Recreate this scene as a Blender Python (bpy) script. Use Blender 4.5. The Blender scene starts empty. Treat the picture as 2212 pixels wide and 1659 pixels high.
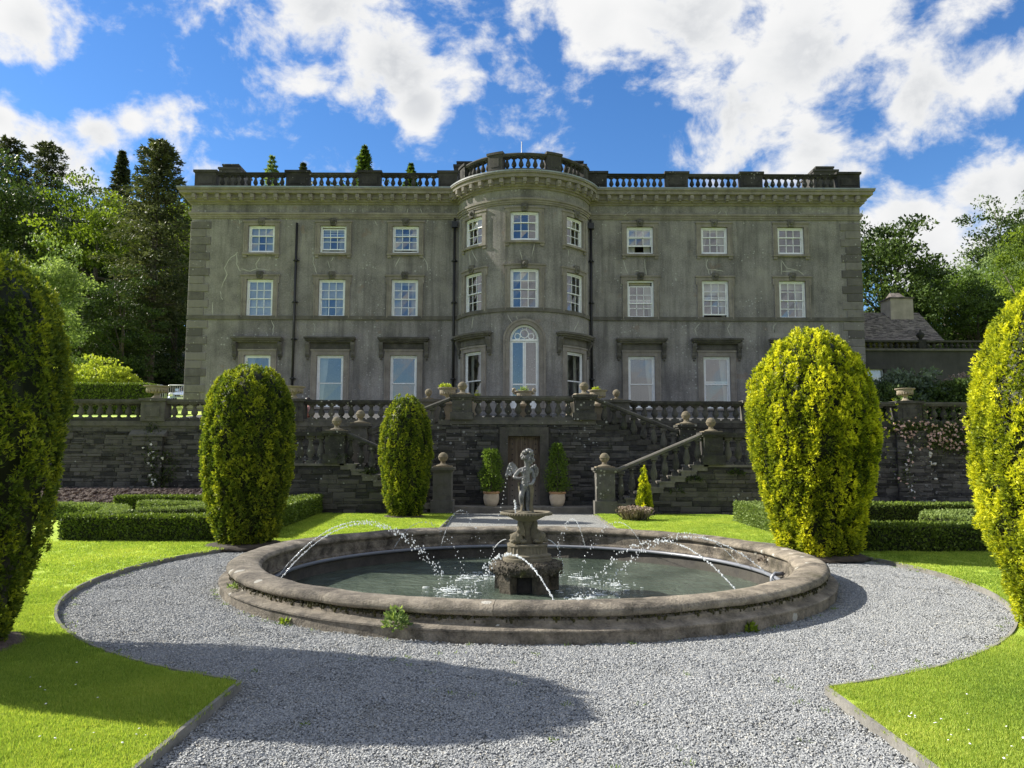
import bpy, bmesh, math, random
import numpy as np
from mathutils import Vector, Matrix, Quaternion
sc = bpy.context.scene
COL = sc.collection
R = math.radians
pi = math.pi

# ------------------------------------------------------------------ camera, sky, sun, exposure
FPX, PITCH, ROLL, EYE = 1650.0, R(5.33), R(.2), 1.6
_f = Vector((0, math.cos(PITCH), math.sin(PITCH))); _u = Vector((0, -math.sin(PITCH), math.cos(PITCH))); _r = Vector((1, 0, 0))
CX = _r * math.cos(ROLL) + _u * math.sin(ROLL)
CY = -_r * math.sin(ROLL) + _u * math.cos(ROLL)
cam = bpy.data.cameras.new('camera'); cam_o = bpy.data.objects.new('camera', cam); COL.objects.link(cam_o)
cam.sensor_width = 36; cam.lens = FPX / 2212 * 36; cam.clip_end = 3000; cam.clip_start = .05
cam_o.matrix_world = Matrix(((CX.x, CY.x, -_f.x, 0), (CX.y, CY.y, -_f.y, 0), (CX.z, CY.z, -_f.z, EYE), (0, 0, 0, 1)))
sc.camera = cam_o

def ray(px, py):                      # direction of a photo point (photo 2212 wide)
    return _f + CX * ((px - 1106) / FPX) + CY * ((829.5 - py) / FPX)
def U(px, py, y):                     # point seen at (px, py) standing at distance y
    d = ray(px, py); t = y / d.y
    return Vector((t * d.x, y, EYE + t * d.z))
def G(px, py, z=0.0):                 # point seen at (px, py) lying at height z
    d = ray(px, py); t = (z - EYE) / d.z
    return Vector((t * d.x, t * d.y, z))

SUN_EL = R(34); SUN_AZ = math.atan2(-1, .24)     # azimuth of the sun, measured from +Y towards +X
SUN_DIR = Vector((math.cos(SUN_EL) * math.sin(SUN_AZ), math.cos(SUN_EL) * math.cos(SUN_AZ), math.sin(SUN_EL)))
sun = bpy.data.lights.new('sun', 'SUN'); sun.energy = 5.0; sun.angle = R(.5); sun.color = (1, .94, .82)
sun_o = bpy.data.objects.new('sun', sun); COL.objects.link(sun_o)
sun_o.rotation_euler = SUN_DIR.to_track_quat('Z', 'Y').to_euler(); sun_o.location = SUN_DIR * 60
vs = sc.view_settings; vs.view_transform = 'Standard'; vs.look = 'None'; vs.gamma = 1; vs.exposure = 1.18; vs.use_curve_mapping = False
sc.cycles.max_bounces = 6; sc.cycles.transparent_max_bounces = 8; sc.cycles.caustics_reflective = False; sc.cycles.caustics_refractive = False
sc.cycles.use_denoising = True

class NT:                             # small helper for writing node trees
    def __init__(s, tree):
        s.t = tree; tree.nodes.clear()
    def n(s, kind, ins=None, **props):
        nd = s.t.nodes.new(kind)
        for k, v in props.items(): setattr(nd, k, v)
        for k, v in (ins or {}).items():
            sk = nd.inputs[k]
            if isinstance(v, bpy.types.NodeSocket): s.t.links.new(v, sk)
            else:
                try: sk.default_value = v
                except Exception: sk.default_value = (*v, 1)
        return nd
    def math(s, op, a, b=0.0, c=0.0, clamp=False):
        return s.n('ShaderNodeMath', {0: a, 1: b, 2: c}, operation=op, use_clamp=clamp).outputs[0]
    def mix(s, f, a, b, blend='MIX'):
        nd = s.n('ShaderNodeMix', {}, data_type='RGBA', blend_type=blend)
        for sk, v in ((nd.inputs[0], f), (nd.inputs[6], a), (nd.inputs[7], b)):
            if isinstance(v, bpy.types.NodeSocket): s.t.links.new(v, sk)
            elif isinstance(v, (int, float)): sk.default_value = v
            else: sk.default_value = (*v[:3], 1)
        return nd.outputs[2]
    def ramp(s, f, stops, interp='LINEAR'):
        nd = s.n('ShaderNodeValToRGB', {0: f}); cr = nd.color_ramp; cr.interpolation = interp
        while len(cr.elements) < len(stops): cr.elements.new(.5)
        for e, (p, c) in zip(cr.elements, stops):
            e.position = p; e.color = (c, c, c, 1) if isinstance(c, (int, float)) else (*c, 1)
        return nd.outputs[0]
    def rng(s, v, a, b, c=0.0, d=1.0, smooth=False):
        return s.n('ShaderNodeMapRange', {0: v, 1: a, 2: b, 3: c, 4: d}, interpolation_type='SMOOTHSTEP' if smooth else 'LINEAR').outputs[0]
    def noise(s, vec, scale, detail=5, rough=.55, dist=0.0):
        return s.n('ShaderNodeTexNoise', {'Vector': vec, 'Scale': scale, 'Detail': detail, 'Roughness': rough, 'Distortion': dist}).outputs[0]

# --- world: Nishita sky with broken cumulus
w = bpy.data.worlds.new('World'); sc.world = w; w.use_nodes = True
k = NT(w.node_tree)
tc = k.n('ShaderNodeTexCoord').outputs['Generated']
dirn = k.n('ShaderNodeVectorMath', {0: tc}, operation='NORMALIZE').outputs[0]
sky = k.n('ShaderNodeTexSky', sky_type='NISHITA', sun_disc=False, sun_elevation=SUN_EL, sun_rotation=SUN_AZ % (2 * pi), air_density=1.0, dust_density=.1, ozone_density=3.0, altitude=200)
blue = k.n('ShaderNodeHueSaturation', {'Saturation': 1.25, 'Value': 1.0, 'Hue': .507, 'Color': sky.outputs[0]}).outputs[0]
BLOBS = [(700, 30, 230, 1.1), (850, 120, 170, 1.1), (600, 70, 150, 1.0), (900, 225, 95, .95), (780, 190, 90, .9), (530, 90, 85, .8), (1010, 185, 70, .7), (950, 30, 120, .9), (690, 140, 110, .9), (830, 215, 60, .7),
         (1500, 0, 270, 1.15), (1750, 110, 270, 1.15), (1980, 200, 210, 1.1), (1280, 40, 150, 1.0), (1600, 230, 160, 1.0), (1760, 310, 150, 1.05), (2130, 160, 150, .95), (1150, 30, 90, .75), (2090, 60, 90, .6),
         (1620, 345, 120, .85), (1530, 350, 70, .6), (1850, 400, 130, 1.0), (1950, 460, 160, 1.1), (2110, 430, 170, 1.1), (2240, 420, 180, 1.1), (2010, 560, 170, 1.1), (2160, 560, 150, 1.0), (1780, 370, 90, .8),
         (50, 40, 130, .95), (140, 90, 65, .7), (100, 125, 70, .75), (0, 250, 95, .95), (70, 300, 100, .95), (205, 290, 100, .95), (270, 265, 65, .75), (150, 345, 100, .9), (290, 350, 40, .6),
         (1130, 172, 95, .52), (1085, 262, 100, .55), (1195, 235, 50, .4), (1392, 305, 50, .5), (1240, 175, 75, .48), (1290, 150, 80, .48), (725, 240, 45, .45), (1035, 65, 65, .5), (410, 62, 55, .42), (2080, 10, 90, .6), (1680, 300, 100, .8), (965, 95, 60, .45)]
field = None
for px, py, rad, wt in BLOBS:
    c = ray(px, py).normalized(); a = rad / FPX * math.cos(math.hypot(px - 1106, py - 829) / FPX)
    dist = k.n('ShaderNodeVectorMath', {0: dirn, 1: tuple(c)}, operation='DISTANCE').outputs[1]
    v = k.rng(dist, a * 1.35, 0.0, 0.0, wt, True)
    field = v if field is None else k.math('SMOOTH_MAX', field, v, .25)
away = k.rng(k.n('ShaderNodeVectorMath', {0: dirn, 1: tuple(_f)}, operation='DOT_PRODUCT').outputs['Value'], .78, .62, 0, 1, True)
big = k.noise(dirn, 2.2, 2, .5)
field = k.math('ADD', field, k.math('MULTIPLY', away, k.rng(big, .41, .60, 0, 1.1)))
warp = k.n('ShaderNodeTexNoise', {'Vector': dirn, 'Scale': 6.0, 'Detail': 3})
dv = k.n('ShaderNodeVectorMath', {0: dirn, 1: k.n('ShaderNodeVectorMath', {0: warp.outputs[1], 3: .06}, operation='SCALE').outputs[0]}, operation='ADD').outputs[0]
sq = k.n('ShaderNodeVectorMath', {0: dv, 1: (1, 1, 1.35)}, operation='MULTIPLY').outputs[0]
fb = k.noise(sq, 10.0, 10, .6)
fine = k.noise(sq, 30, 6, .6)
dens = k.math('ADD', k.math('MULTIPLY', field, .86), k.math('ADD', k.math('MULTIPLY', k.math('SUBTRACT', fb, .5), 3.0), k.math('MULTIPLY', k.math('SUBTRACT', fine, .5), .8)))
alpha = k.rng(dens, .22, .86, 0, 1, True)
lit = k.noise(k.n('ShaderNodeVectorMath', {0: sq, 1: tuple(SUN_DIR * .022)}, operation='ADD').outputs[0], 10.0, 6, .56)
relief = k.math('MULTIPLY', k.math('SUBTRACT', fb, lit), 1.1)
soft = k.math('ADD', field, k.math('MULTIPLY', k.math('SUBTRACT', k.noise(sq, 4.5, 4, .5), .5), 1.5))
thick = k.math('SUBTRACT', k.math('MULTIPLY', k.rng(soft, .55, 1.45, 0, 1, True), k.rng(dens, .5, 1.1, 0, 1)), k.math('MULTIPLY', relief, .7), clamp=True)
ccol = k.ramp(thick, [(0, (1.0, 1.0, 1.0)), (.35, (.90, .91, .92)), (.7, (.74, .76, .79)), (1, (.60, .63, .67))])
CLOUD = 1.0
b1 = k.n('ShaderNodeBackground', {0: blue, 1: .081}); b2 = k.n('ShaderNodeBackground', {0: ccol, 1: .415 * CLOUD})
mx = k.n('ShaderNodeMixShader', {0: alpha, 1: b1.outputs[0], 2: b2.outputs[0]})
k.n('ShaderNodeOutputWorld', {0: mx.outputs[0]})

# ------------------------------------------------------------------ materials
MATS = {}
def new_mat(name):
    m = bpy.data.materials.new(name); m.use_nodes = True; MATS[name] = m
    return m, NT(m.node_tree)
def finish(k, shader): k.n('ShaderNodeOutputMaterial', {0: shader})
def prin(k, col, rough=.8, normal=None, **kw):
    ins = {'Base Color': col, 'Roughness': rough, **{a.replace('_', ' '): b for a, b in kw.items()}}
    if normal is not None: ins['Normal'] = normal
    return k.n('ShaderNodeBsdfPrincipled', ins).outputs[0]
def bump(k, h, strength=.4, dist=.02): return k.n('ShaderNodeBump', {'Height': h, 'Strength': strength, 'Distance': dist}).outputs[0]
def pos(k): return k.n('ShaderNodeNewGeometry').outputs['Position']
def rndv(k):                                         # value per object plus value per face
    a = k.n('ShaderNodeAttribute', attribute_name='tint').outputs['Fac']
    return k.math('FRACT', k.math('ADD', k.n('ShaderNodeObjectInfo').outputs['Random'], a))

def stone(name, dark, light, scale=3.0, fine=40, bmp=.5, lichen=None, lich_amt=.5, lich_scale=16, per=0.0, moss=None, streak=0.0, rough=.9, bdist=.015):
    m, k = new_mat(name); p = pos(k)
    a = k.noise(p, scale, 6, .6); b = k.noise(p, fine, 4, .65)
    f = k.math('ADD', k.math('MULTIPLY', a, .55 if name == 'stucco' else .7), k.math('MULTIPLY', b, .45 if name == 'stucco' else .3))
    if per: f = k.math('ADD', f, k.math('MULTIPLY', k.math('SUBTRACT', rndv(k), .5), per))
    col = k.mix(k.rng(f, .34, .66), dark, light)
    if streak:
        s = k.noise(k.n('ShaderNodeVectorMath', {0: p, 1: (3.2, 3.2, .25)}, operation='MULTIPLY').outputs[0], 1.0, 5, .6)
        col = k.mix(k.math('MULTIPLY', k.rng(s, .45, .75), streak), col, [c * .5 for c in dark])
    if name == 'stucco':                              # patch repairs and stains of the old render
        col = k.mix(k.math('MULTIPLY', k.rng(k.noise(p, .42, 6, .68), .54, .62), .38), col, (.42, .39, .36)); col = k.mix(k.math('MULTIPLY', k.rng(k.noise(p, .6, 6, .7, 1.0), .56, .70), .28), col, (.10, .094, .097)); col = k.mix(k.math('MULTIPLY', k.rng(k.noise(p, 1.9, 3, .5), .66, .72), .3), col, (.30, .19, .13))
    if moss: col = k.mix(k.math('MULTIPLY', k.rng(k.noise(p, 2.3, 5, .7), .52, .68), moss[1]), col, moss[0])
    if lichen:
        v = k.n('ShaderNodeTexVoronoi', {'Vector': k.n('ShaderNodeVectorMath', {0: p, 1: k.n('ShaderNodeTexNoise', {'Vector': p, 'Scale': 30.0}).outputs[1]}, operation='ADD').outputs[0] if False else p, 'Scale': lich_scale, 'Randomness': 1.0}, feature='F1')
        size = k.math('MULTIPLY', k.n('ShaderNodeSeparateColor', {0: v.outputs['Color']}).outputs[0], .42)
        size = k.math('MULTIPLY', size, k.rng(k.noise(p, .7, 3, .6), .38, .62))
        spot = k.math('LESS_THAN', k.math('ADD', v.outputs['Distance'], k.math('MULTIPLY', k.noise(p, 60, 2), .16)), size)
        col = k.mix(k.math('MULTIPLY', spot, lich_amt), col, lichen)
    h = k.math('ADD', k.math('MULTIPLY', b, .8), a)
    finish(k, prin(k, col, rough, bump(k, h, bmp, bdist), Diffuse_Roughness=1.0))
    return m
stone('stucco', (.165, .154, .152), (.43, .405, .39), .9, 17, .95, (.55, .56, .54), .7, 7.5, 0, None, .75)
stone('trim_stone', (.225, .2, .182), (.40, .36, .32), 2.2, 30, .25, (.6, .58, .5), .35, 8, 0, None, .3)
stone('quoin_stone', (.13, .12, .116), (.27, .25, .235), 2.4, 30, .3, (.6, .6, .56), .6, 7, .5, None, .2)
stone('dark_trim', (.075, .07, .063), (.20, .185, .16), 2.2, 30, .35, (.4, .39, .35), .5, 9, .2, None, .35)
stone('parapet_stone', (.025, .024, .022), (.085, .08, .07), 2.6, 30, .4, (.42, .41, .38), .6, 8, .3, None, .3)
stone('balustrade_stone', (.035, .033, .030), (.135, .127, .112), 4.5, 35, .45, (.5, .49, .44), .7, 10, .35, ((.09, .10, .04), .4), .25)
stone('finial_stone', (.15, .12, .08), (.30, .255, .175), 5, 50, .4, (.5, .48, .42), .6, 18)
stone('urn_stone', (.25, .21, .15), (.42, .36, .27), 4, 50, .3, (.3, .28, .22), .4, 20)
stone('rubble_stone', (.026, .025, .025), (.115, .108, .10), 5, 26, .9, (.42, .43, .44), (.6), 8, .45, ((.07, .085, .035), .25), 0, .85, .02)
stone('ashlar_stone', (.032, .03, .026), (.11, .10, .085), 4, 26, .8, (.5, .5, .5), .6, 8, .5, ((.08, .09, .04), .3), 0, .85, .02)
stone('mortar', (.02, .019, .018), (.065, .06, .055), 5, 40, .8)
stone('step_stone', (.11, .10, .085), (.24, .22, .185), 4, 40, .4, (.5, .5, .46), .4, 12)
stone('basin_stone', (.06, .05, .04), (.43, .37, .29), 5.0, 45, 1.3, (.62, .6, .54), .8, 5, .12, ((.055, .05, .02), .6), .25, .9, .02)
stone('basin_moss', (.02, .017, .008), (.085, .08, .02), 6, 40, .5)
stone('green_moss', (.03, .04, .008), (.22, .23, .03), 9, 40, 1.0)
stone('basin_inner', (.03, .027, .024), (.095, .085, .07), 3, 30, .6, None, .5, 9, 0, ((.06, .06, .03), .4))
stone('pedestal_stone', (.11, .095, .065), (.27, .235, .16), 5, 45, .5, (.36, .30, .1), .3, 14)
stone('tufa', (.035, .03, .022), (.17, .145, .105), 9, 40, 1.0, None, .5, 9, 0, ((.13, .14, .02), .8), 0, .95, .03)
stone('lead_statue', (.055, .06, .075), (.36, .355, .35), 6, 40, .3, (.38, .35, .27), .3, 12, 0, ((.2, .17, .11), .5), 0, .4)
stone('terracotta', (.50, .40, .29), (.68, .58, .45), 6, 40, .2)
stone('terracotta_rim', (.42, .22, .11), (.55, .33, .18), 6, 40, .2)
stone('soil', (.10, .07, .055), (.25, .18, .15), 6, 50, 1.0, (.32, .26, .24), .5, 25, 0, None, 0, .95, .05)
stone('dark_soil', (.035, .025, .018), (.09, .07, .05), 6, 50, 1.0)
stone('pale_render', (.42, .37, .31), (.62, .56, .49), 2, 30, .3, None, .5, 9, 0, None, .3)
stone('annex_render', (.055, .053, .05), (.105, .10, .095), 1.2, 25, .3, None, .5, 9, 0, None, .5)
stone('slate_roof', (.105, .09, .085), (.31, .27, .25), 4, 30, .5, (.5, .49, .44), .5, 8, .9)
stone('bark', (.055, .045, .035), (.15, .125, .10), 4, 22, 1.0)
stone('lead_sheet', (.24, .27, .32), (.40, .44, .50), 2, 20, .2, None, .5, 9, 0, None, .4, .5)
stone('crack_filler', (.46, .455, .42), (.64, .63, .58), 3, 30, .3)
stone('edging_timber', (.13, .125, .115), (.26, .25, .225), 5, 40, .4)
stone('paving', (.05, .05, .052), (.10, .10, .10), 3, 30, .4)

def plain(name, col, rough=.5, **kw):
    m, k = new_mat(name); p = pos(k)
    c = k.mix(k.rng(k.noise(p, 7, 4), .35, .65), [v * .88 for v in col], col)
    finish(k, prin(k, c, rough, **kw)); return m
plain('white_paint', (.88, .89, .91), .4)
plain('black_iron', (.012, .012, .013), .45)
plain('curtain', (.5, .49, .45), .9)
plain('blind_cloth', (.62, .57, .53), .9)
plain('cream_shutter', (.55, .54, .48), .6)
plain('room_dark', (.06, .055, .05), .9)
plain('galvanised', (.55, .57, .60), .4, Metallic=.7)
plain('car_paint', (.42, .52, .72), .25, Metallic=.35, Coat_Weight=.6)
plain('car_dark', (.02, .02, .022), .4)
plain('chrome', (.8, .8, .82), .15, Metallic=1.0)
plain('tyre', (.02, .02, .02), .8)
plain('lamp_glass', (.85, .87, .9), .1)
plain('plate_white', (.75, .75, .7), .5)
plain('skin', (.62, .38, .29), .6)
plain('pink_cloth', (.62, .33, .31), .8)
plain('coral_cloth', (.60, .22, .13), .8)
plain('dark_hair', (.018, .012, .01), .5)
plain('pipe_grey', (.17, .18, .21), .35)
plain('pale_petal', (.85, .62, .55), .7)
plain('white_petal', (.86, .85, .82), .7)
plain('wood_grey', (.16, .14, .12), .8)
plain('blue_plastic', (.05, .08, .25), .5)
plain('skylight_white', (.8, .82, .86), .4)

m, k = new_mat('oak_plank'); p = pos(k)
g = k.noise(k.n('ShaderNodeVectorMath', {0: p, 1: (30, 30, 1.6)}, operation='MULTIPLY').outputs[0], 1, 6, .6)
c = k.mix(k.rng(g, .3, .7), (.05, .032, .022), (.15, .115, .085))
zz = k.n('ShaderNodeSeparateXYZ', {0: p}).outputs[2]
c = k.mix(k.math('MULTIPLY', k.rng(k.math('ADD', zz, g), 1.6, .7), .75), c, (.24, .215, .19))
finish(k, prin(k, c, .85, bump(k, g, .5, .01)))

m, k = new_mat('glass')
fr = k.n('ShaderNodeLayerWeight', {'Blend': .25}).outputs['Fresnel']
p = pos(k); nz = k.noise(p, 3.0, 2)
gl = k.n('ShaderNodeBsdfGlossy', {'Color': (.95, .97, 1.0), 'Roughness': .02, 'Normal': bump(k, nz, .02, .05)}).outputs[0]
tr = k.n('ShaderNodeBsdfTransparent', {'Color': (.86, .89, .88)}).outputs[0]
finish(k, k.n('ShaderNodeMixShader', {0: k.math('ADD', k.math('MULTIPLY', fr, .75), .17, clamp=True), 1: tr, 2: gl}).outputs[0])

m, k = new_mat('water'); p = pos(k)
h = k.math('ADD', k.noise(p, 4, 3, .5, .6), k.math('MULTIPLY', k.noise(p, 15, 3, .6), .5))
c = k.mix(k.rng(k.noise(p, 1.1, 4), .35, .65), (.045, .062, .048), (.10, .125, .10))
finish(k, prin(k, c, .08, bump(k, h, .8, .06), IOR=1.33))
m, k = new_mat('foam'); p = pos(k)
finish(k, k.n('ShaderNodeMixShader', {0: .35, 1: prin(k, (.85, .9, .93), .3), 2: k.n('ShaderNodeBsdfTransparent').outputs[0]}).outputs[0])
m, k = new_mat('water_drop')
finish(k, k.n('ShaderNodeMixShader', {0: .55, 1: prin(k, (.93, .95, .97), .08, IOR=1.33), 2: k.n('ShaderNodeBsdfTransparent', {0: (.95, .97, 1)}).outputs[0]}).outputs[0])

def leaf(name, stops, trans=.4, patch=1.2, rough=.55, pamt=.35):
    m, k = new_mat(name); p = pos(k)
    t = k.n('ShaderNodeAttribute', attribute_name='tint').outputs['Fac']
    f = k.math('ADD', t, k.math('MULTIPLY', k.math('SUBTRACT', k.noise(p, patch, 3), .5), pamt * 2))
    c = k.ramp(f, stops)
    d = prin(k, c, rough, Specular_IOR_Level=.25)
    tl = k.n('ShaderNodeBsdfTranslucent', {0: k.mix(.5, c, [v for v in (1.0, 1.0, .25)], 'MULTIPLY')}).outputs[0]
    finish(k, k.n('ShaderNodeMixShader', {0: trans, 1: d, 2: tl}).outputs[0]); return m
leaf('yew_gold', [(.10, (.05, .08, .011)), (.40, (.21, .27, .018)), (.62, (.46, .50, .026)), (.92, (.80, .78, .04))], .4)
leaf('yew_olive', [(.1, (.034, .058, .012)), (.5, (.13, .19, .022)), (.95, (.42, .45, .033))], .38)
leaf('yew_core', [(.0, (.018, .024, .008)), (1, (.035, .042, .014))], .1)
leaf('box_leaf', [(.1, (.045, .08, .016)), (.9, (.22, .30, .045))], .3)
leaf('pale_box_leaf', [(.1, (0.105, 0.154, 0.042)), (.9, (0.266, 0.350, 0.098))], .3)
leaf('dark_leaf', [(.1, (0.027, 0.053, 0.015)), (.9, (0.098, 0.150, 0.033))], .3, .15)
leaf('mid_leaf', [(.1, (0.053, 0.098, 0.018)), (.9, (0.165, 0.255, 0.038))], .4, .15)
leaf('bright_leaf', [(.1, (.07, .12, .014)), (.9, (.25, .34, .032))], .5, .15)
leaf('pale_leaf', [(.1, (0.105, 0.173, 0.053)), (.9, (0.300, 0.398, 0.120))], .45, .15)
leaf('pine_needle', [(.1, (.024, .042, .018)), (.9, (.12, .14, .05))], .25, .15)
leaf('shaggy_needle', [(.1, (.035, .052, .022)), (.9, (.15, .17, .06))], .3, .15)
leaf('grey_leaf', [(.1, (.06, .09, .06)), (.9, (.16, .21, .14))], .3)
leaf('rose_leaf', [(.1, (.05, .08, .02)), (.9, (.16, .22, .06))], .4)
leaf('climber_leaf', [(.1, (.02, .035, .012)), (.9, (.08, .11, .03))], .3)
leaf('gold_shrub_leaf', [(.1, (0.225, 0.300, 0.030)), (.9, (0.540, 0.600, 0.075))], .45)
leaf('sedum_stem', [(.1, (.10, .075, .055)), (.9, (.34, .27, .22))], .1)
leaf('lawn_blade', [(.05, (.15, .25, .04)), (.5, (.34, .46, .065)), (.95, (.58, .62, .13))], .45, .7, .6, .5)

m, k = new_mat('turf'); p = pos(k)
f = k.math('ADD', k.math('MULTIPLY', k.noise(p, .9, 4), .55), k.math('MULTIPLY', k.noise(p, 90, 3, .7), .45))
c = k.ramp(f, [(.3, (.19, .29, .045)), (.5, (.34, .46, .065)), (.7, (.50, .58, .10))])
finish(k, prin(k, c, .9, bump(k, k.noise(p, 120, 3, .7), .8, .02), Specular_IOR_Level=.1))
m, k = new_mat('far_ground'); p = pos(k)
c = k.mix(k.rng(k.noise(p, .2, 4), .35, .65), (.045, .07, .012), (.10, .14, .02))
finish(k, prin(k, c, .95))
m, k = new_mat('hillside'); p = pos(k)                # mown near the house, rough wood floor further up the slope
g = k.ramp(k.noise(p, .9, 4), [(.3, (.19, .29, .045)), (.5, (.34, .46, .065)), (.7, (.50, .58, .10))]); f = k.mix(k.rng(k.noise(p, .4, 5), .35, .65), (.03, .04, .012), (.075, .085, .03))
yy = k.math('ADD', k.n('ShaderNodeSeparateXYZ', {0: p}).outputs[1], k.math('MULTIPLY', k.math('SUBTRACT', k.noise(p, .3, 3), .5), 6.0))
finish(k, prin(k, k.mix(k.rng(yy, 46.5, 48.5), g, f), .95))
m, k = new_mat('gravel'); p = pos(k)
v = k.n('ShaderNodeTexVoronoi', {'Vector': p, 'Scale': 60.0}); v2 = k.n('ShaderNodeTexVoronoi', {'Vector': p, 'Scale': 95.0})
g = k.n('ShaderNodeSeparateColor', {0: v.outputs['Color']}).outputs[0]
c = k.mix(g, (.23, .24, .24), (.47, .48, .46))
c = k.mix(k.rng(v.outputs['Distance'], .35, .75), c, (.13, .13, .13))
c = k.mix(k.math('MULTIPLY', k.rng(k.noise(p, .8, 4), .45, .7), .25), c, (.36, .34, .28))
hh = k.math('ADD', k.math('MULTIPLY', v.outputs['Distance'], -1), k.math('MULTIPLY', v2.outputs['Distance'], -.4))
finish(k, prin(k, c, .9, bump(k, hh, .9, .02)))
m, k = new_mat('gravel_chip'); rv = rndv(k)
c = k.ramp(rv, [(0, (.20, .21, .225)), (.55, (.29, .30, .31)), (.9, (.38, .39, .395)), (1, (.36, .34, .30))])
finish(k, prin(k, c, .8))

# ------------------------------------------------------------------ object helpers
WM = {}
def register(o, parent=None, mw=None):
    mw = mw if mw is not None else Matrix.Identity(4)
    COL.objects.link(o); WM[o] = mw
    if parent is not None:
        o.parent = parent; o.matrix_parent_inverse = WM[parent].inverted()
    o.matrix_basis = mw
    return o
def tag(o, label=None, cat=None, group=None, kind=None):
    if label: o['label'] = label
    if cat: o['category'] = cat
    if group: o['group'] = group
    if kind: o['kind'] = kind
    return o
def thing(name, loc, label, cat, group=None):
    o = bpy.data.objects.new(name, None); o.empty_display_size = .2
    register(o, None, Matrix.Translation(Vector(loc)))
    return tag(o, label, cat, group)
def inst(name, me, parent, loc=(0, 0, 0), rz=0.0, scale=(1, 1, 1), rot=None):
    o = bpy.data.objects.new(name, me)
    q = (rot.to_matrix().to_4x4() if rot is not None else Matrix.Rotation(rz, 4, 'Z'))
    return register(o, parent, Matrix.Translation(Vector(loc)) @ q @ Matrix.Diagonal((*scale, 1)))
def copy_thing(root, loc, rz=0.0, scale=1.0):
    mp = {root: root.copy()}
    mw = Matrix.Translation(Vector(loc)) @ Matrix.Rotation(rz, 4, 'Z') @ Matrix.Scale(scale, 4)
    register(mp[root], None, mw); base = WM[root].inverted()
    def rec(o):
        for c in KIDS.get(o, []):
            n = c.copy(); mp[c] = n; COL.objects.link(n); WM[n] = mw @ base @ WM[c]
            n.parent = mp[o]; n.matrix_parent_inverse = c.matrix_parent_inverse.copy(); n.matrix_basis = c.matrix_basis.copy(); KIDS.setdefault(mp[o], []).append(n); rec(c)
    rec(root)
    return mp[root]
KIDS = {}
_reg = register
def register(o, parent=None, mw=None):
    if parent is not None: KIDS.setdefault(parent, []).append(o)
    return _reg(o, parent, mw)

def flat_map(y0):
    return lambda s, z, d: (s, y0 - d, z)
def arc_map(cx, cy, rad):             # s is arc length from the front, d the distance out of the wall
    return lambda s, z, d: (cx + (rad + d) * math.sin(s / rad), cy - (rad + d) * math.cos(s / rad), z)
IDM = lambda x, y, z: (x, y, z)

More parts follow.
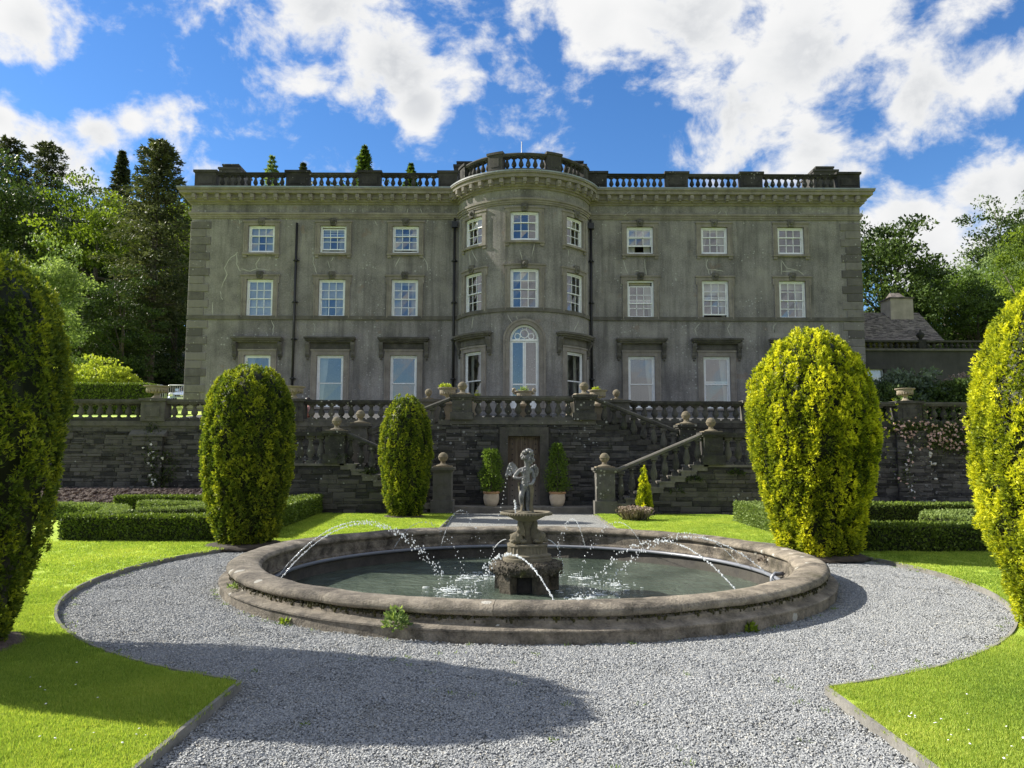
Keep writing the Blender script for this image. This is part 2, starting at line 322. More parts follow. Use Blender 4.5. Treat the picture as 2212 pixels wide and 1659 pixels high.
class MB:
    def __init__(s): s.v = []; s.f = []; s.sm = []
    def face(s, idx, smooth=False): s.f.append(idx); s.sm.append(smooth)
    def add(s, vs, fs, smooth=False):
        b = len(s.v); s.v += [tuple(p) for p in vs]
        for f in fs: s.face(tuple(i + b for i in f), smooth)
    def box(s, x0, x1, y0, y1, z0, z1):
        s.add([(x, y, z) for z in (z0, z1) for y in (y0, y1) for x in (x0, x1)], [(0, 2, 3, 1), (4, 5, 7, 6), (0, 1, 5, 4), (2, 6, 7, 3), (0, 4, 6, 2), (1, 3, 7, 5)])
        return s
    def mbox(s, mp, s0, s1, z0, z1, d0, d1, seg=1):     # box in a wall's own coordinates
        return s.msweep(mp, s0, s1, [(d0, z0), (d1, z0), (d1, z1), (d0, z1)], seg)
    def msweep(s, mp, s0, s1, prof, seg=1):             # profile of (d, z) swept along the wall
        n = len(prof); vs = []
        for i in range(seg + 1):
            ss = s0 + (s1 - s0) * i / seg
            vs += [mp(ss, z, d) for d, z in prof]
        fs = [(i * n + j, (i + 1) * n + j, (i + 1) * n + (j + 1) % n, i * n + (j + 1) % n) for i in range(seg) for j in range(n)]
        fs += [tuple(range(n)), tuple(seg * n + j for j in reversed(range(n)))]
        s.add(vs, fs); return s
    def lathe(s, prof, seg=16, c=(0, 0, 0), smooth=True, a0=0.0, a1=2 * pi, cap=True):
        full = abs(a1 - a0 - 2 * pi) < 1e-6; m = seg if full else seg + 1; vs = []
        for r, z in prof:
            for i in range(m):
                a = a0 + (a1 - a0) * i / seg
                vs.append((c[0] + r * math.cos(a), c[1] + r * math.sin(a), c[2] + z))
        fs = []
        for j in range(len(prof) - 1):
            for i in range(seg):
                i2 = (i + 1) % m
                fs.append((j * m + i, j * m + i2, (j + 1) * m + i2, (j + 1) * m + i))
        s.add(vs, fs, smooth)
        b = len(s.v) - len(vs)
        if full and cap:
            if prof[0][0] > 1e-4: s.face(tuple(b + i for i in reversed(range(m))))
            if prof[-1][0] > 1e-4: s.face(tuple(b + (len(prof) - 1) * m + i for i in range(m)))
        return s
    def tube(s, pts, rad, seg=6, smooth=True, cap=True):
        pts = [Vector(p) for p in pts]; n = len(pts)
        rads = rad if isinstance(rad, (list, tuple)) else [rad] * n
        vs = []; up = Vector((.13, .21, .97))
        for i, p in enumerate(pts):
            t = (pts[min(i + 1, n - 1)] - pts[max(i - 1, 0)]).normalized()
            if abs(t.dot(up)) > .95: up = Vector((1, .1, 0))
            a = t.cross(up).normalized(); b = t.cross(a)
            vs += [p + (a * math.cos(2 * pi * j / seg) + b * math.sin(2 * pi * j / seg)) * rads[i] for j in range(seg)]
        fs = [(i * seg + j, i * seg + (j + 1) % seg, (i + 1) * seg + (j + 1) % seg, (i + 1) * seg + j) for i in range(n - 1) for j in range(seg)]
        s.add(vs, fs, smooth)
        if cap:
            b = len(s.v) - len(vs); s.face(tuple(b + j for j in reversed(range(seg)))); s.face(tuple(b + (n - 1) * seg + j for j in range(seg)))
        return s
    def ball(s, c, r, seg=10, rings=7, sc=(1, 1, 1)):
        prof = [(max(1e-5, math.sin(pi * i / rings)) * 1.0, -math.cos(pi * i / rings)) for i in range(rings + 1)]
        b = len(s.v); s.lathe([(a * r, z * r) for a, z in prof], seg)
        s.v[b:] = [(c[0] + x * sc[0], c[1] + y * sc[1], c[2] + z * sc[2]) for x, y, z in s.v[b:]]
        return s
    def prism(s, poly, y0, y1, mp=None):                # (x, z) outline extruded along y
        n = len(poly); q = [(x, y0, z) for x, z in poly] + [(x, y1, z) for x, z in poly]
        if mp: q = [mp(*t) for t in q]
        s.add(q, [tuple(range(n)), tuple(reversed(range(n, 2 * n)))] + [(i, i + n, (i + 1) % n + n, (i + 1) % n) for i in range(n)]); return s
    def beam(s, p0, p1, prof):                          # profile (across, up) between two points, ends vertical
        p0, p1 = Vector(p0), Vector(p1); t = p1 - p0; a = Vector((t.y, -t.x, 0)).normalized()
        n = len(prof); vs = [p + a * x + Vector((0, 0, z)) for p in (p0, p1) for x, z in prof]
        s.add(vs, [tuple(range(n)), tuple(reversed(range(n, 2 * n)))] + [(i, i + n, (i + 1) % n + n, (i + 1) % n) for i in range(n)]); return s
    def mesh(s, name, mat, fix=True):
        me = bpy.data.meshes.new(name); me.from_pydata(s.v, [], s.f)
        if fix:
            bm = bmesh.new(); bm.from_mesh(me); bmesh.ops.recalc_face_normals(bm, faces=bm.faces); bm.to_mesh(me); bm.free()
        me.polygons.foreach_set('use_smooth', s.sm)
        if mat: me.materials.append(MATS[mat])
        return me
    def obj(s, name, mat, parent=None, fix=True, label=None):
        o = bpy.data.objects.new(name, s.mesh(name, mat, fix)); register(o, parent)
        if label: o['label'] = label
        return o

def np_mesh(name, V, F, mat, tint=None, smooth=False):   # many quads or triangles at once
    V = np.asarray(V, np.float32).reshape(-1, 3); F = np.asarray(F, np.int32); n, c = F.shape
    me = bpy.data.meshes.new(name); me.vertices.add(len(V)); me.vertices.foreach_set('co', V.ravel())
    me.loops.add(n * c); me.loops.foreach_set('vertex_index', F.ravel())
    me.polygons.add(n); me.polygons.foreach_set('loop_start', np.arange(0, n * c, c, dtype=np.int32))
    try: me.polygons.foreach_set('loop_total', np.full(n, c, np.int32))
    except Exception: pass
    if smooth: me.polygons.foreach_set('use_smooth', np.ones(n, bool))
    if tint is not None:
        at = me.attributes.new('tint', 'FLOAT', 'FACE'); at.data.foreach_set('value', np.asarray(tint, np.float32))
    me.materials.append(MATS[mat]); me.update(calc_edges=True); return me
def np_obj(name, me, parent=None): return register(bpy.data.objects.new(name, me), parent)
def unit(a): return a / np.maximum(np.linalg.norm(a, axis=-1, keepdims=True), 1e-9)

def blades(P, D, L, W, rg, roll=None):
    """rhombic leaves: base P, direction D, length L, width W -> verts, quads"""
    n = len(P); rnd = unit(rg.normal(size=(n, 3))); S = unit(np.cross(D, rnd)) * (W / 2)[:, None]
    nrm = np.cross(D, S); M = P + D * (L * .45)[:, None]
    V = np.stack([P, M + S, P + D * L[:, None] + nrm * .3, M - S], 1).reshape(-1, 3)
    return V, np.arange(n * 4).reshape(n, 4)

def bark_tube(pts, rads, seg=8): return MB().tube(pts, rads, seg)
# ------------------------------------------------------------------ ground, terrain
FC = Vector((.2, 10.5, 0)); FR = 3.85                 # the round basin
GC = Vector((.24, 10.42)); GR = 5.47                  # the gravel circle round it
def polar_sheet(name, mat, c, radii, z, seg=128, kind='structure'):
    b = MB()
    for r in radii:
        b.v += [(c[0] + r * math.cos(2 * pi * i / seg), c[1] + r * math.sin(2 * pi * i / seg), z) for i in range(seg)]
    for j in range(len(radii) - 1):
        for i in range(seg):
            i2 = (i + 1) % seg; b.face((j * seg + i, j * seg + i2, (j + 1) * seg + i2, (j + 1) * seg + i))
    return tag(b.obj(name, mat), kind=kind)
polar_sheet('ground', 'far_ground', FC, [3.7, 20, 100, 400, 1500], -.03)
polar_sheet('gravel', 'gravel', FC, [3.7, 4.2, 5.5, 8, 13], 0.0)

def terr(x, y):                                       # height of the upper ground
    P = [(23.9, 2.64), (28, 2.9), (33, 3.45), (40, 4.12), (44, 4.35), (55, 6.6), (80, 11.5), (150, 27), (400, 60), (1500, 120)]
    z = P[-1][1]
    for (a, za), (b, zb) in zip(P, P[1:]):
        if y <= b: z = za + (zb - za) * (y - a) / (b - a); break
    return z + (max(0, y - 60) * .02) * math.sin(x * .03 + 1)
ys = [23.9, 26, 28, 30, 33, 36, 40, 44, 48, 55, 65, 80, 100, 150, 400, 1500]; xs = [-1500, -400, -150, -100, -75, -60, -48, -38, -30, -24, -18, -12, -6, 0, 6, 12, 18, 24, 30, 38, 48, 60, 75, 100, 150, 400, 1500]
b = MB(); b.v = [(x, y, terr(x, y)) for y in ys for x in xs]; nx = len(xs)
for j in range(len(ys) - 1):
    for i in range(nx - 1): b.face((j * nx + i, j * nx + i + 1, (j + 1) * nx + i + 1, (j + 1) * nx + i), True)
tag(b.obj('terrain', 'hillside'), kind='structure')
b = MB(); yy_ = [24.0, 26, 28, 30, 32, 32.97]; b.v = [(x, y, terr(0, y) + .03) for y in yy_ for x in (-12.2, 15.6)]; b.f = [(2 * i, 2 * i + 1, 2 * i + 3, 2 * i + 2) for i in range(5)]; b.sm = [False] * 5; tag(b.obj('terrace_path', 'paving'), kind='structure')

# ------------------------------------------------------------------ the house
HY = 33.0
def hz(py): return U(1106, py, HY).z
def hx(px, py=660): return U(px, py, HY).x
HX0, HX1 = hx(407), hx(1863)
BCX = .5; BR = 3.0; BCY = 33.9                         # bay: centre and radius
BZMAP = arc_map(BCX, BCY, BR); FMAP = flat_map(HY)
BH = math.sqrt(BR ** 2 - (BCY - HY) ** 2); BARC = BR * math.atan2(BH, BCY - HY)
Z0 = 3.2
zl = {n: hz(p) for n, p in dict(lead=409, corona0=425, mod0=435, bed0=444, frz0=463, arch0=474, str1=684, str0=692).items()}
ZTOP = zl['frz0'] - .02
house = thing('country_house', (BCX, HY, Z0), 'grey rendered country house with a round bay, sash windows and stone roof balustrade', 'house')

W3 = (hz(548.5), hz(489.5)); W2 = (hz(688), hz(605.2)); W1 = (hz(881), hz(769))
LW = [hx(560.3), hx(716.5), hx(874)]; RW = [hx(1384), hx(1545.5), hx(1712)]
HW = .585                                             # half width of a window
BA = R(46.5); BWS = BR * BA; BHW = .56
def wall_grid(mb, mp, s0, s1, z0, z1, holes, depth, step):
    sb = sorted({s0, s1, *[h[i] for h in holes for i in (0, 1)]}); zb = sorted({z0, z1, *[h[i] for h in holes for i in (2, 3)]})
    ss = [s0]
    for a in sb[1:]:
        n = max(1, int(math.ceil((a - ss[-1]) / step))); p = ss[-1]
        ss += [p + (a - p) * (i + 1) / n for i in range(n)]
    inh = lambda s, z: any(h[0] < s < h[1] and h[2] < z < h[3] for h in holes)
    idx = {}
    def vi(s, z, d=0.0):
        key = (round(s, 4), round(z, 4), d)
        if key not in idx: idx[key] = len(mb.v); mb.v.append(mp(s, z, d))
        return idx[key]
    for a, c in zip(ss, ss[1:]):
        for e, g in zip(zb, zb[1:]):
            if not inh((a + c) / 2, (e + g) / 2): mb.face((vi(a, e), vi(c, e), vi(c, g), vi(a, g)))
    for h in holes:
        sp = [s for s in ss if h[0] - 1e-6 <= s <= h[1] + 1e-6]
        for a, c in zip(sp, sp[1:]):
            mb.face((vi(a, h[2]), vi(a, h[2], -depth), vi(c, h[2], -depth), vi(c, h[2]))); mb.face((vi(a, h[3]), vi(c, h[3]), vi(c, h[3], -depth), vi(a, h[3], -depth)))
        for s in (h[0], h[1]): mb.face((vi(s, h[2]), vi(s, h[3]), vi(s, h[3], -depth), vi(s, h[2], -depth)))
wl = MB()
def holes_for(cs, hw): return [(c - hw, c + hw, z[0], z[1]) for c in cs for z in (W1, W2, W3)]
wall_grid(wl, FMAP, HX0, BCX - BH, Z0, ZTOP, holes_for(LW, HW), .24, 9)
wall_grid(wl, FMAP, BCX + BH, HX1, Z0, ZTOP, holes_for(RW, HW), .24, 9)
DOORTOP = hz(716) ; AR = .62; ASPR = DOORTOP - AR - .05
bay_holes = [(c - BHW, c + BHW, z[0], z[1]) for c in (-BWS, BWS) for z in (W1, W2, W3)] + [(-.6, .6, *W2), (-.6, .6, *W3), (-.62, .62, hz(889), ASPR + .62)]
wall_grid(wl, BZMAP, -BARC, BARC, Z0, ZTOP, bay_holes, .24, .25)
D0 = HY + 12
wl.add([(HX0, HY, Z0), (HX0, D0, Z0), (HX0, D0, ZTOP), (HX0, HY, ZTOP)], [(0, 1, 2, 3)]); wl.add([(HX1, HY, Z0), (HX1, D0, Z0), (HX1, D0, ZTOP), (HX1, HY, ZTOP)], [(0, 1, 2, 3)])
wl.add([(HX0, D0, Z0), (HX1, D0, Z0), (HX1, D0, ZTOP), (HX0, D0, ZTOP)], [(0, 1, 2, 3)])
wall = wl.obj('wall', 'stucco', house, fix=False)
# arched head over the garden door: spandrels closing the square hole
b = MB(); n = 16
for i in range(n):
    a0, a1 = pi * i / n, pi * (i + 1) / n
    p = [(.615 * math.cos(a0), ASPR + .615 * math.sin(a0)), (.615 * math.cos(a1), ASPR + .615 * math.sin(a1))]
    q = [(x if abs(x) > .5 else x, ASPR + .62) for x, z in p]
    b.add([BZMAP(s, z, d) for d in (0.004, -.2) for s, z in (p[0], p[1], q[1], q[0])], [(0, 1, 2, 3), (7, 6, 5, 4), (0, 4, 5, 1)])
b.obj('spandrel', 'stucco', house)
# entablature: stacked courses round the block and round the bay
cor = MB(); ent = MB(); lead = MB()
def course(mb, z0, z1, d, off=0.0):
    mb.box(HX0 - d, HX1 + d, HY - d, D0 + d, z0, z1)
    mb.msweep(BZMAP, -BARC - .1, BARC + .1, [(-.5, z0 + .003 + off), (d, z0 + .003 + off), (d, z1 + .003 + off), (-.5, z1 + .003 + off)], 40)
zc0, zc1 = zl['frz0'], zl['arch0']
course(ent, zc1, zc1 + .07, .05); course(ent, zc1 + .07, zc1 + .16, .085); course(ent, zc1 + .16, zc0 + .02, .13)
fz_ = MB(); course(fz_, zc0 + .02, zl['bed0'], .03); fz_.obj('frieze', 'stucco', house)
course(ent, zl['bed0'], zl['bed0'] + .09, .10); course(ent, zl['bed0'] + .09, zl['mod0'], .19)
course(cor, zl['mod0'], zl['corona0'] - .01, .26)
course(cor, zl['corona0'] - .01, zl['corona0'] + .14, .45); course(cor, zl['corona0'] + .14, zl['lead'] - .13, .52)
course(lead, zl['lead'] - .13, zl['lead'] - .07, .54); course(lead, zl['lead'] - .07, zl['lead'], .3)
ent.obj('entablature', 'trim_stone', house); cornice = cor.obj('cornice', 'trim_stone', house); lead.obj('lead_flashing', 'lead_sheet', house)
mo = MB(); mo.box(-.075, .075, -.20, 0, -.07, .10); mo.box(-.06, .06, -.15, 0, -.15, -.07)
mo = mo.mesh('modillion', 'trim_stone'); zm = zl['mod0'] + .06; dy = .27
for x0, x1, n in ((HX0 + .2, BCX - BH - .35, 23), (BCX + BH + .35, HX1 - .2, 23)):
    for i in range(n): inst('modillion', mo, house, (x0 + (x1 - x0) * i / (n - 1), HY - dy, zm))
for i in range(17):
    a = R(-66 + 132 * i / 16); inst('modillion', mo, house, (BCX + (BR + dy) * math.sin(a), BCY - (BR + dy) * math.cos(a), zm + .003), rz=a)
b = MB(); b.mbox(FMAP, HX0 - .05, BCX - BH, zl['str0'], zl['str1'], -.02, .07); b.mbox(FMAP, BCX + BH, HX1 + .05, zl['str0'], zl['str1'], -.02, .07)
b.msweep(BZMAP, -BARC, BARC, [(-.02, zl['str0'] + .002), (.07, zl['str0'] + .002), (.07, zl['str1'] - .002), (-.02, zl['str1'] - .002)], 30); b.obj('string_course', 'dark_trim', house)
rf = MB(); rf.box(HX0 + .1, HX1 - .1, HY + .1, D0 - .1, zl['lead'] - .03, zl['lead'] + .02); rf.obj('roof', 'lead_sheet', house)
# quoins
rq = random.Random(4); zq = Z0; i = 0
while zq < zl['arch0'] - .2:
    h = min(.352, zl['arch0'] - .02 - zq)
    if not (zq < zl['str1'] and zq + h > zl['str0']):
        L = (.86 if i % 2 else .66) + rq.uniform(-.02, .02)
        for sgn, xe in ((1, HX0), (-1, HX1)):
            q = MB(); xa, xb = sorted((xe - sgn * .035, xe + sgn * L)); d = .045 + rq.uniform(-.004, .004)
            q.add([(xa, HY - d + .02, zq + .006), (xb, HY - d + .02, zq + .006), (xb, HY - d + .02, zq + h - .006), (xa, HY - d + .02, zq + h - .006)] + [(xa + .02, HY - d, zq + .026), (xb - .02, HY - d, zq + .026), (xb - .02, HY - d, zq + h - .026), (xa + .02, HY - d, zq + h - .026)] + [(xa, HY + .6, zq + .006), (xb, HY - .004, zq + .006), (xb, HY - .004, zq + h - .006), (xa, HY + .6, zq + h - .006)],
                  [(4, 5, 6, 7), (0, 1, 5, 4), (1, 2, 6, 5), (2, 3, 7, 6), (3, 0, 4, 7), (0, 8, 9, 1), (1, 9, 10, 2), (2, 10, 11, 3), (3, 11, 8, 0)])
            q.obj('quoin', 'quoin_stone', house)
        zq += h; i += 1
    else: zq = zl['str1']
# windows
def seg_of(mp): return 8 if mp is BZMAP else 1
PR = random.Random(9)
def window(mp, c, hw, z0, z1, cols, rows, split=.5, lift=0.0, drop=0.0, curt='both', blind=0.0):
    sg = seg_of(mp); fr = MB(); D = -.05
    F = lambda a, e, g, h, d0, d1: fr.mbox(mp, a, e, g, h, d0, d1, max(1, int(sg * (e - a) / hw / 2) + (sg > 1)))
    s0, s1 = c - hw + .004, c + hw - .004; z0 += .004; z1 -= .004
    F(s0, s0 + .075, z0, z1, D - .10, D); F(s1 - .075, s1, z0, z1, D - .10, D); F(s0 + .075, s1 - .075, z1 - .07, z1, D - .10, D); F(s0 + .075, s1 - .075, z0, z0 + .075, D - .10, D + .03)
    win = fr.obj('window', 'white_paint', house)
    a, e, g, h = s0 + .077, s1 - .077, z0 + .077, z1 - .072; zm = g + (h - g) * split
    for nm, (l, t, d, rr) in dict(upper=(zm - .02 - drop, h - drop, D - .035, rows[0]), lower=(g + lift, zm + .02 + lift, D - .075, rows[1])).items():
        sb = MB(); S = lambda a_, e_, g_, h_, w_=.03: sb.mbox(mp, a_, e_, g_, h_, d - w_, d, max(1, int(sg * (e_ - a_) / hw / 2) + (sg > 1)))
        bt = .055 if nm == 'lower' else .042
        S(a, a + .04, l, t); S(e - .04, e, l, t); S(a + .04, e - .04, l, l + bt); S(a + .04, e - .04, t - .042, t)
        p0, p1, q0, q1 = a + .04, e - .04, l + bt, t - .042
        for i in range(1, cols): x = p0 + (p1 - p0) * i / cols; S(x - .014, x + .014, q0, q1, .026)
        for i in range(1, rr): x = q0 + (q1 - q0) * i / rr; S(p0, p1, x - .014, x + .014, .0275)
        sb.obj('sash', 'white_paint', win)
        for i in range(cols):
            for j in range(rr):
                x0, x1 = p0 + (p1 - p0) * i / cols, p0 + (p1 - p0) * (i + 1) / cols; y0, y1 = q0 + (q1 - q0) * j / rr, q0 + (q1 - q0) * (j + 1) / rr
                t1, t2 = PR.uniform(-.004, .004), PR.uniform(-.004, .004); m_ = d - .016
                g_ = MB(); g_.add([mp(x0, y0, m_ + t1), mp(x1, y0, m_ - t1 + t2), mp(x1, y1, m_ - t2), mp(x0, y1, m_ + t2)], [(0, 1, 2, 3)])
                g_.obj('pane', 'glass', win, fix=False)
    if blind:
        bl_ = MB(); bl_.mbox(mp, c - hw + .09, c + hw - .09, z1 - (z1 - z0) * blind, z1 - .03, -.252, -.245, max(1, sg // 2)); bl_.obj('blind', 'blind_cloth', win)
    if curt:
        for sd in (-1, 1):
            if curt in ('left', 'right') and (sd < 0) != (curt == 'left'): continue
            cb = MB(); N = 14; wt = hw * PR.uniform(.38, .6); zb = z0 + .06
            tie = curt == 'tied' or curt in ('left', 'right')
            vs = []
            for j, t in enumerate((0, .35, .65, 1)):
                z = z1 - .05 - (z1 - .05 - zb) * t; ww = wt * (1.15, 1.0, .62, .45)[j] if tie else wt
                for i in range(N + 1):
                    u = i / N; s = c + sd * (hw - .09 - ww * u); vs.append(mp(s, z, -.30 + .028 * math.sin(u * 38 + j * .6)))
            fs = [(j * (N + 1) + i, j * (N + 1) + i + 1, (j + 1) * (N + 1) + i + 1, (j + 1) * (N + 1) + i) for j in range(3) for i in range(N)]
            cb.add(vs, fs, True); cb.obj('curtain', 'curtain', win, fix=False)
    return win
def surround(mp, c, hw, z0, z1, wd, key, sill=True, lug=.0, matn='trim_stone'):
    sg = 6 if mp is BZMAP else 1; b = MB(); o = hw + wd
    b.mbox(mp, c - o, c - hw, z0, z1, -.03, .06); b.mbox(mp, c + hw, c + o, z0, z1, -.03, .06); b.mbox(mp, c - o - lug, c + o + lug, z1, z1 + wd, -.03, .062, sg)
    b.mbox(mp, c - o - .0, c - o + .045, z0, z1 - .001, .06, .085); b.mbox(mp, c + o - .045, c + o, z0, z1 - .001, .06, .085); b.mbox(mp, c - o - lug - .03, c + o + lug + .03, z1 + wd - .05, z1 + wd + .02, .0, .10, sg)
    if lug: b.mbox(mp, c - o - lug, c - o, z1 - .18, z1, -.03, .061); b.mbox(mp, c + o, c + o + lug, z1 - .18, z1, -.03, .061)
    if sill:
        b.mbox(mp, c - o - .02, c + o + .02, z0 - .09, z0 + .002, -.2, .12, sg); b.mbox(mp, c - o, c - o + .16, z0 - .2, z0 - .09, -.02, .075); b.mbox(mp, c + o - .16, c + o, z0 - .2, z0 - .09, -.02, .075)
    s = b.obj('window_surround', matn, house)
    if key:
        kb = MB(); w0, w1 = .11, .16; zk = z1 + (.0 if key == 1 else .02)
        pr = [(c - w0, zk), (c + w0, zk), (c + w1, zk + .22), (c + w1 * .8, zk + .32), (c - w1 * .8, zk + .32), (c - w1, zk + .22)]
        kb.add([mp(x, z, d) for d in (.02, .13) for x, z in pr], [tuple(range(6, 12))] + [(i, (i + 1) % 6, (i + 1) % 6 + 6, i + 6) for i in range(6)])
        kb.ball(mp(c, zk + .17, .13), .09, 8, 6); kb.obj('keystone', 'dark_trim', s)
    return s
def hood(mp, c, hw, z1):
    sg = 8 if mp is BZMAP else 1; zt = hz(735); o = hw + .52; b = MB()
    b.mbox(mp, c - o, c + o, zt, zt + .08, -.02, .36, sg); b.mbox(mp, c - o + .05, c + o - .05, zt - .07, zt, -.02, .29, sg); b.mbox(mp, c - o + .12, c + o - .12, zt - .14, zt - .07, -.02, .2, sg)
    b.mbox(mp, c - o + .2, c + o - .2, z1 + .28, zt - .14, -.02, .035, sg)
    h = b.obj('window_hood', 'dark_trim', house)
    for sd in (-1, 1):
        k2 = MB(); x = c + sd * (hw + .40)
        pr = [(.0, zt - .14), (.24, zt - .14), (.25, zt - .24), (.17, zt - .38), (.10, zt - .55), (.13, zt - .66), (.07, zt - .75), (.0, zt - .80)]
        k2.msweep(mp, x - .085, x + .085, pr, 1); k2.ball(mp(x, zt - .84, .04), .06, 6, 5); k2.obj('bracket', 'dark_trim', h)
cs = [('both', 0, 0), ('both', .09, .05), ('both', .09, .0), ('both', .30, 0), ('tied', 0, 0), (None, 0, 0)]
for c, (cu, lf, dr), bd in zip(LW + RW, cs, (.35, .2, .0, .0, .15, .0)):
    window(FMAP, c, HW, *W3, 3, (1, 2), .66, lf, dr, cu, bd); surround(FMAP, c, HW, *W3, .2, 1)
c2 = [(None, 0, 0), ('both', 0, 0), ('both', 0, 0), ('right', 0, .16), ('right', .12, .0), ('right', 0, 0)]
for c, (cu, lf, dr), bd in zip(LW + RW, c2, (.97, .45, .12, .1, .35, .2)):
    window(FMAP, c, HW, *W2, 3, (2, 2), .5, lf, dr, cu, bd); surround(FMAP, c, HW, *W2, .2, 2, False, .06)
c1 = [('left', 0), ('left', 0), (None, 0), ('right', 0), ('right', .12), ('right', 0)]
for c, (cu, lf) in zip(LW + RW, c1):
    window(FMAP, c, HW, *W1, 1, (1, 1), .46, lf, 0, cu); surround(FMAP, c, HW, *W1, .24, 0, True); hood(FMAP, c, HW, W1[1])
for c in (-BWS, BWS):
    window(BZMAP, c, BHW, *W3, 3, (1, 2), .66, 0, 0, None, .3); surround(BZMAP, c, BHW, *W3, .2, 1)
    window(BZMAP, c, BHW, *W2, 3, (2, 2), .5, 0, 0, None); surround(BZMAP, c, BHW, *W2, .2, 2, False, .06)
    window(BZMAP, c, BHW, *W1, 1, (1, 1), .46, 0, 0, 'both'); surround(BZMAP, c, BHW, *W1, .22, 0); hood(BZMAP, c, BHW, W1[1])
window(BZMAP, 0, .6, *W3, 3, (1, 2), .66, 0, 0, None); surround(BZMAP, 0, .6, *W3, .2, 1)
window(BZMAP, 0, .6, *W2, 3, (2, 2), .5, 0, 0, None, .3); surround(BZMAP, 0, .6, *W2, .2, 2, False, .06)
# arched garden door with fanlight
zd = hz(888); b = MB()
for sd in (-1, 1): b.mbox(BZMAP, sd * .615 - .05, sd * .615 + .05 if sd < 0 else sd * .612, zd, ASPR, -.2, -.1)
b.mbox(BZMAP, -.6, .6, ASPR - .05, ASPR + .03, -.2, -.09, 6)
def arc_ring(mb, mp, r0, r1, d0, d1, zc, a0=0, a1=pi, n=18, xc=0.0):
    vs = []
    for i in range(n + 1):
        a = a0 + (a1 - a0) * i / n
        vs += [mp(xc + r * math.cos(a), zc + r * math.sin(a), d) for r, d in ((r0, d0), (r1, d0), (r1, d1), (r0, d1))]
    mb.add(vs, [(i * 4 + j, i * 4 + (j + 1) % 4, i * 4 + 4 + (j + 1) % 4, i * 4 + 4 + j) for i in range(n) for j in range(4)])
arc_ring(b, BZMAP, .53, .614, -.2, -.1, ASPR)
gd = b.obj('garden_door', 'white_paint', house)
b = MB()
for xc, zc_, r in ((0, .25, .17), (-.29, .15, .12), (.29, .15, .12)): arc_ring(b, BZMAP, r - .018, r + .018, -.17, -.12, ASPR + zc_, 0, 2 * pi, 18, xc)
for x0, z0_, x1, z1_ in ((-.08, .42, -.1, .53), (.08, .42, .1, .53), (-.36, .26, -.43, .33), (.36, .26, .43, .33), (-.18, .2, -.16, .21), (.18, .2, .16, .21), (0, .03, 0, .08)):
    b.tube([BZMAP(x0, ASPR + z0_, -.145), BZMAP((x0 + x1) / 2, ASPR + (z0_ + z1_) / 2, -.145), BZMAP(x1, ASPR + z1_, -.145)], .013, 5)
b.obj('fanlight_tracery', 'white_paint', gd)
b = MB(); n = 14; b.add([BZMAP(0, ASPR + .02, -.155)] + [BZMAP(.55 * math.cos(pi * i / n), ASPR + .02 + .53 * math.sin(pi * i / n), -.155) for i in range(n + 1)], [(0, i + 1, i + 2) for i in range(n)]); b.obj('fanlight_pane', 'glass', gd, fix=False)
for sd in (-1, 1):
    s0, s1 = (-.56, -.004) if sd < 0 else (.004, .56); b = MB(); zt = ASPR - .055; zm = zd + .98
    for q in ((s0, s0 + .06, zd, zt), (s1 - .06, s1, zd, zt)): b.mbox(BZMAP, *q, -.17, -.125)
    for q in ((zd, zd + .3), (zm - .03, zm + .03), (zt - .06, zt)): b.mbox(BZMAP, s0 + .06, s1 - .06, *q, -.165, -.128, 3)
    lf = b.obj('door_leaf', 'white_paint', gd)
    for q in ((zd + .3, zm - .03), (zm + .03, zt - .06)):
        g_ = MB(); g_.add([BZMAP(s0 + .06, q[0], -.15), BZMAP(s1 - .06, q[0], -.147), BZMAP(s1 - .06, q[1], -.15), BZMAP(s0 + .06, q[1], -.148)], [(0, 1, 2, 3)]); g_.obj('door_pane', 'glass', gd, fix=False)
b = MB(); arc_ring(b, BZMAP, .622, .83, -.03, .06, ASPR, 0, pi, 24); arc_ring(b, BZMAP, .78, .86, .05, .09, ASPR, 0, pi, 24)
for sd in (-1, 1): b.mbox(BZMAP, *sorted((sd * .622, sd * .83)), zd, ASPR, -.03, .06); b.mbox(BZMAP, *sorted((sd * .78, sd * .86)), zd, ASPR, .05, .09)
b.obj('door_surround', 'trim_stone', house)
# cracked render made good with pale filler
cr = MB()
def D1(c): return (353.9 + c[0] * .352, 300.8 + c[1] * .352)
def D3(c): return (1238.7 + c[0] * .352, 336.2 + c[1] * .352)
def D2(c): return (929 + c[0] * .352, 300.8 + c[1] * .352)
RC = random.Random(2)
def ribbon(pts, wdt):
    P = [pts[0]]
    for a, c in zip(pts, pts[1:]):
        for t in (.33, .66, 1): P.append((a[0] + (c[0] - a[0]) * t + RC.uniform(-3, 3) * (t < 1), a[1] + (c[1] - a[1]) * t + RC.uniform(-2, 2) * (t < 1)))
    return P, wdt
def lay(P, conv, wd, mp_is_bay=False):
    Q = []
    for p in P:
        px, py = conv(p)
        if mp_is_bay:
            y = HY - 1.5
            for _ in range(12):
                q = U(px, py, y); dx = max(-.98, min(.98, (q.x - BCX) / (BR + .008))); y = BCY - (BR + .008) * math.sqrt(1 - dx * dx)
            Q.append(U(px, py, y))
        else: Q.append(U(px, py, HY - .006 if hz(474) > U(px, py, HY).z else HY - (.036 if U(px, py, HY).z > zl['frz0'] + .03 else .14)))
    vs = []
    for i, q in enumerate(Q):
        t = (Q[min(i + 1, len(Q) - 1)] - Q[max(i - 1, 0)]).normalized(); n_ = Vector((-t.z, 0, t.x)) * wd * (.5 if i in (0, len(Q) - 1) else 1) * RC.uniform(.7, 1.3)
        vs += [q + n_, q - n_]
    cr.add(vs, [(2 * i, 2 * i + 1, 2 * i + 3, 2 * i + 2) for i in range(len(Q) - 1)])
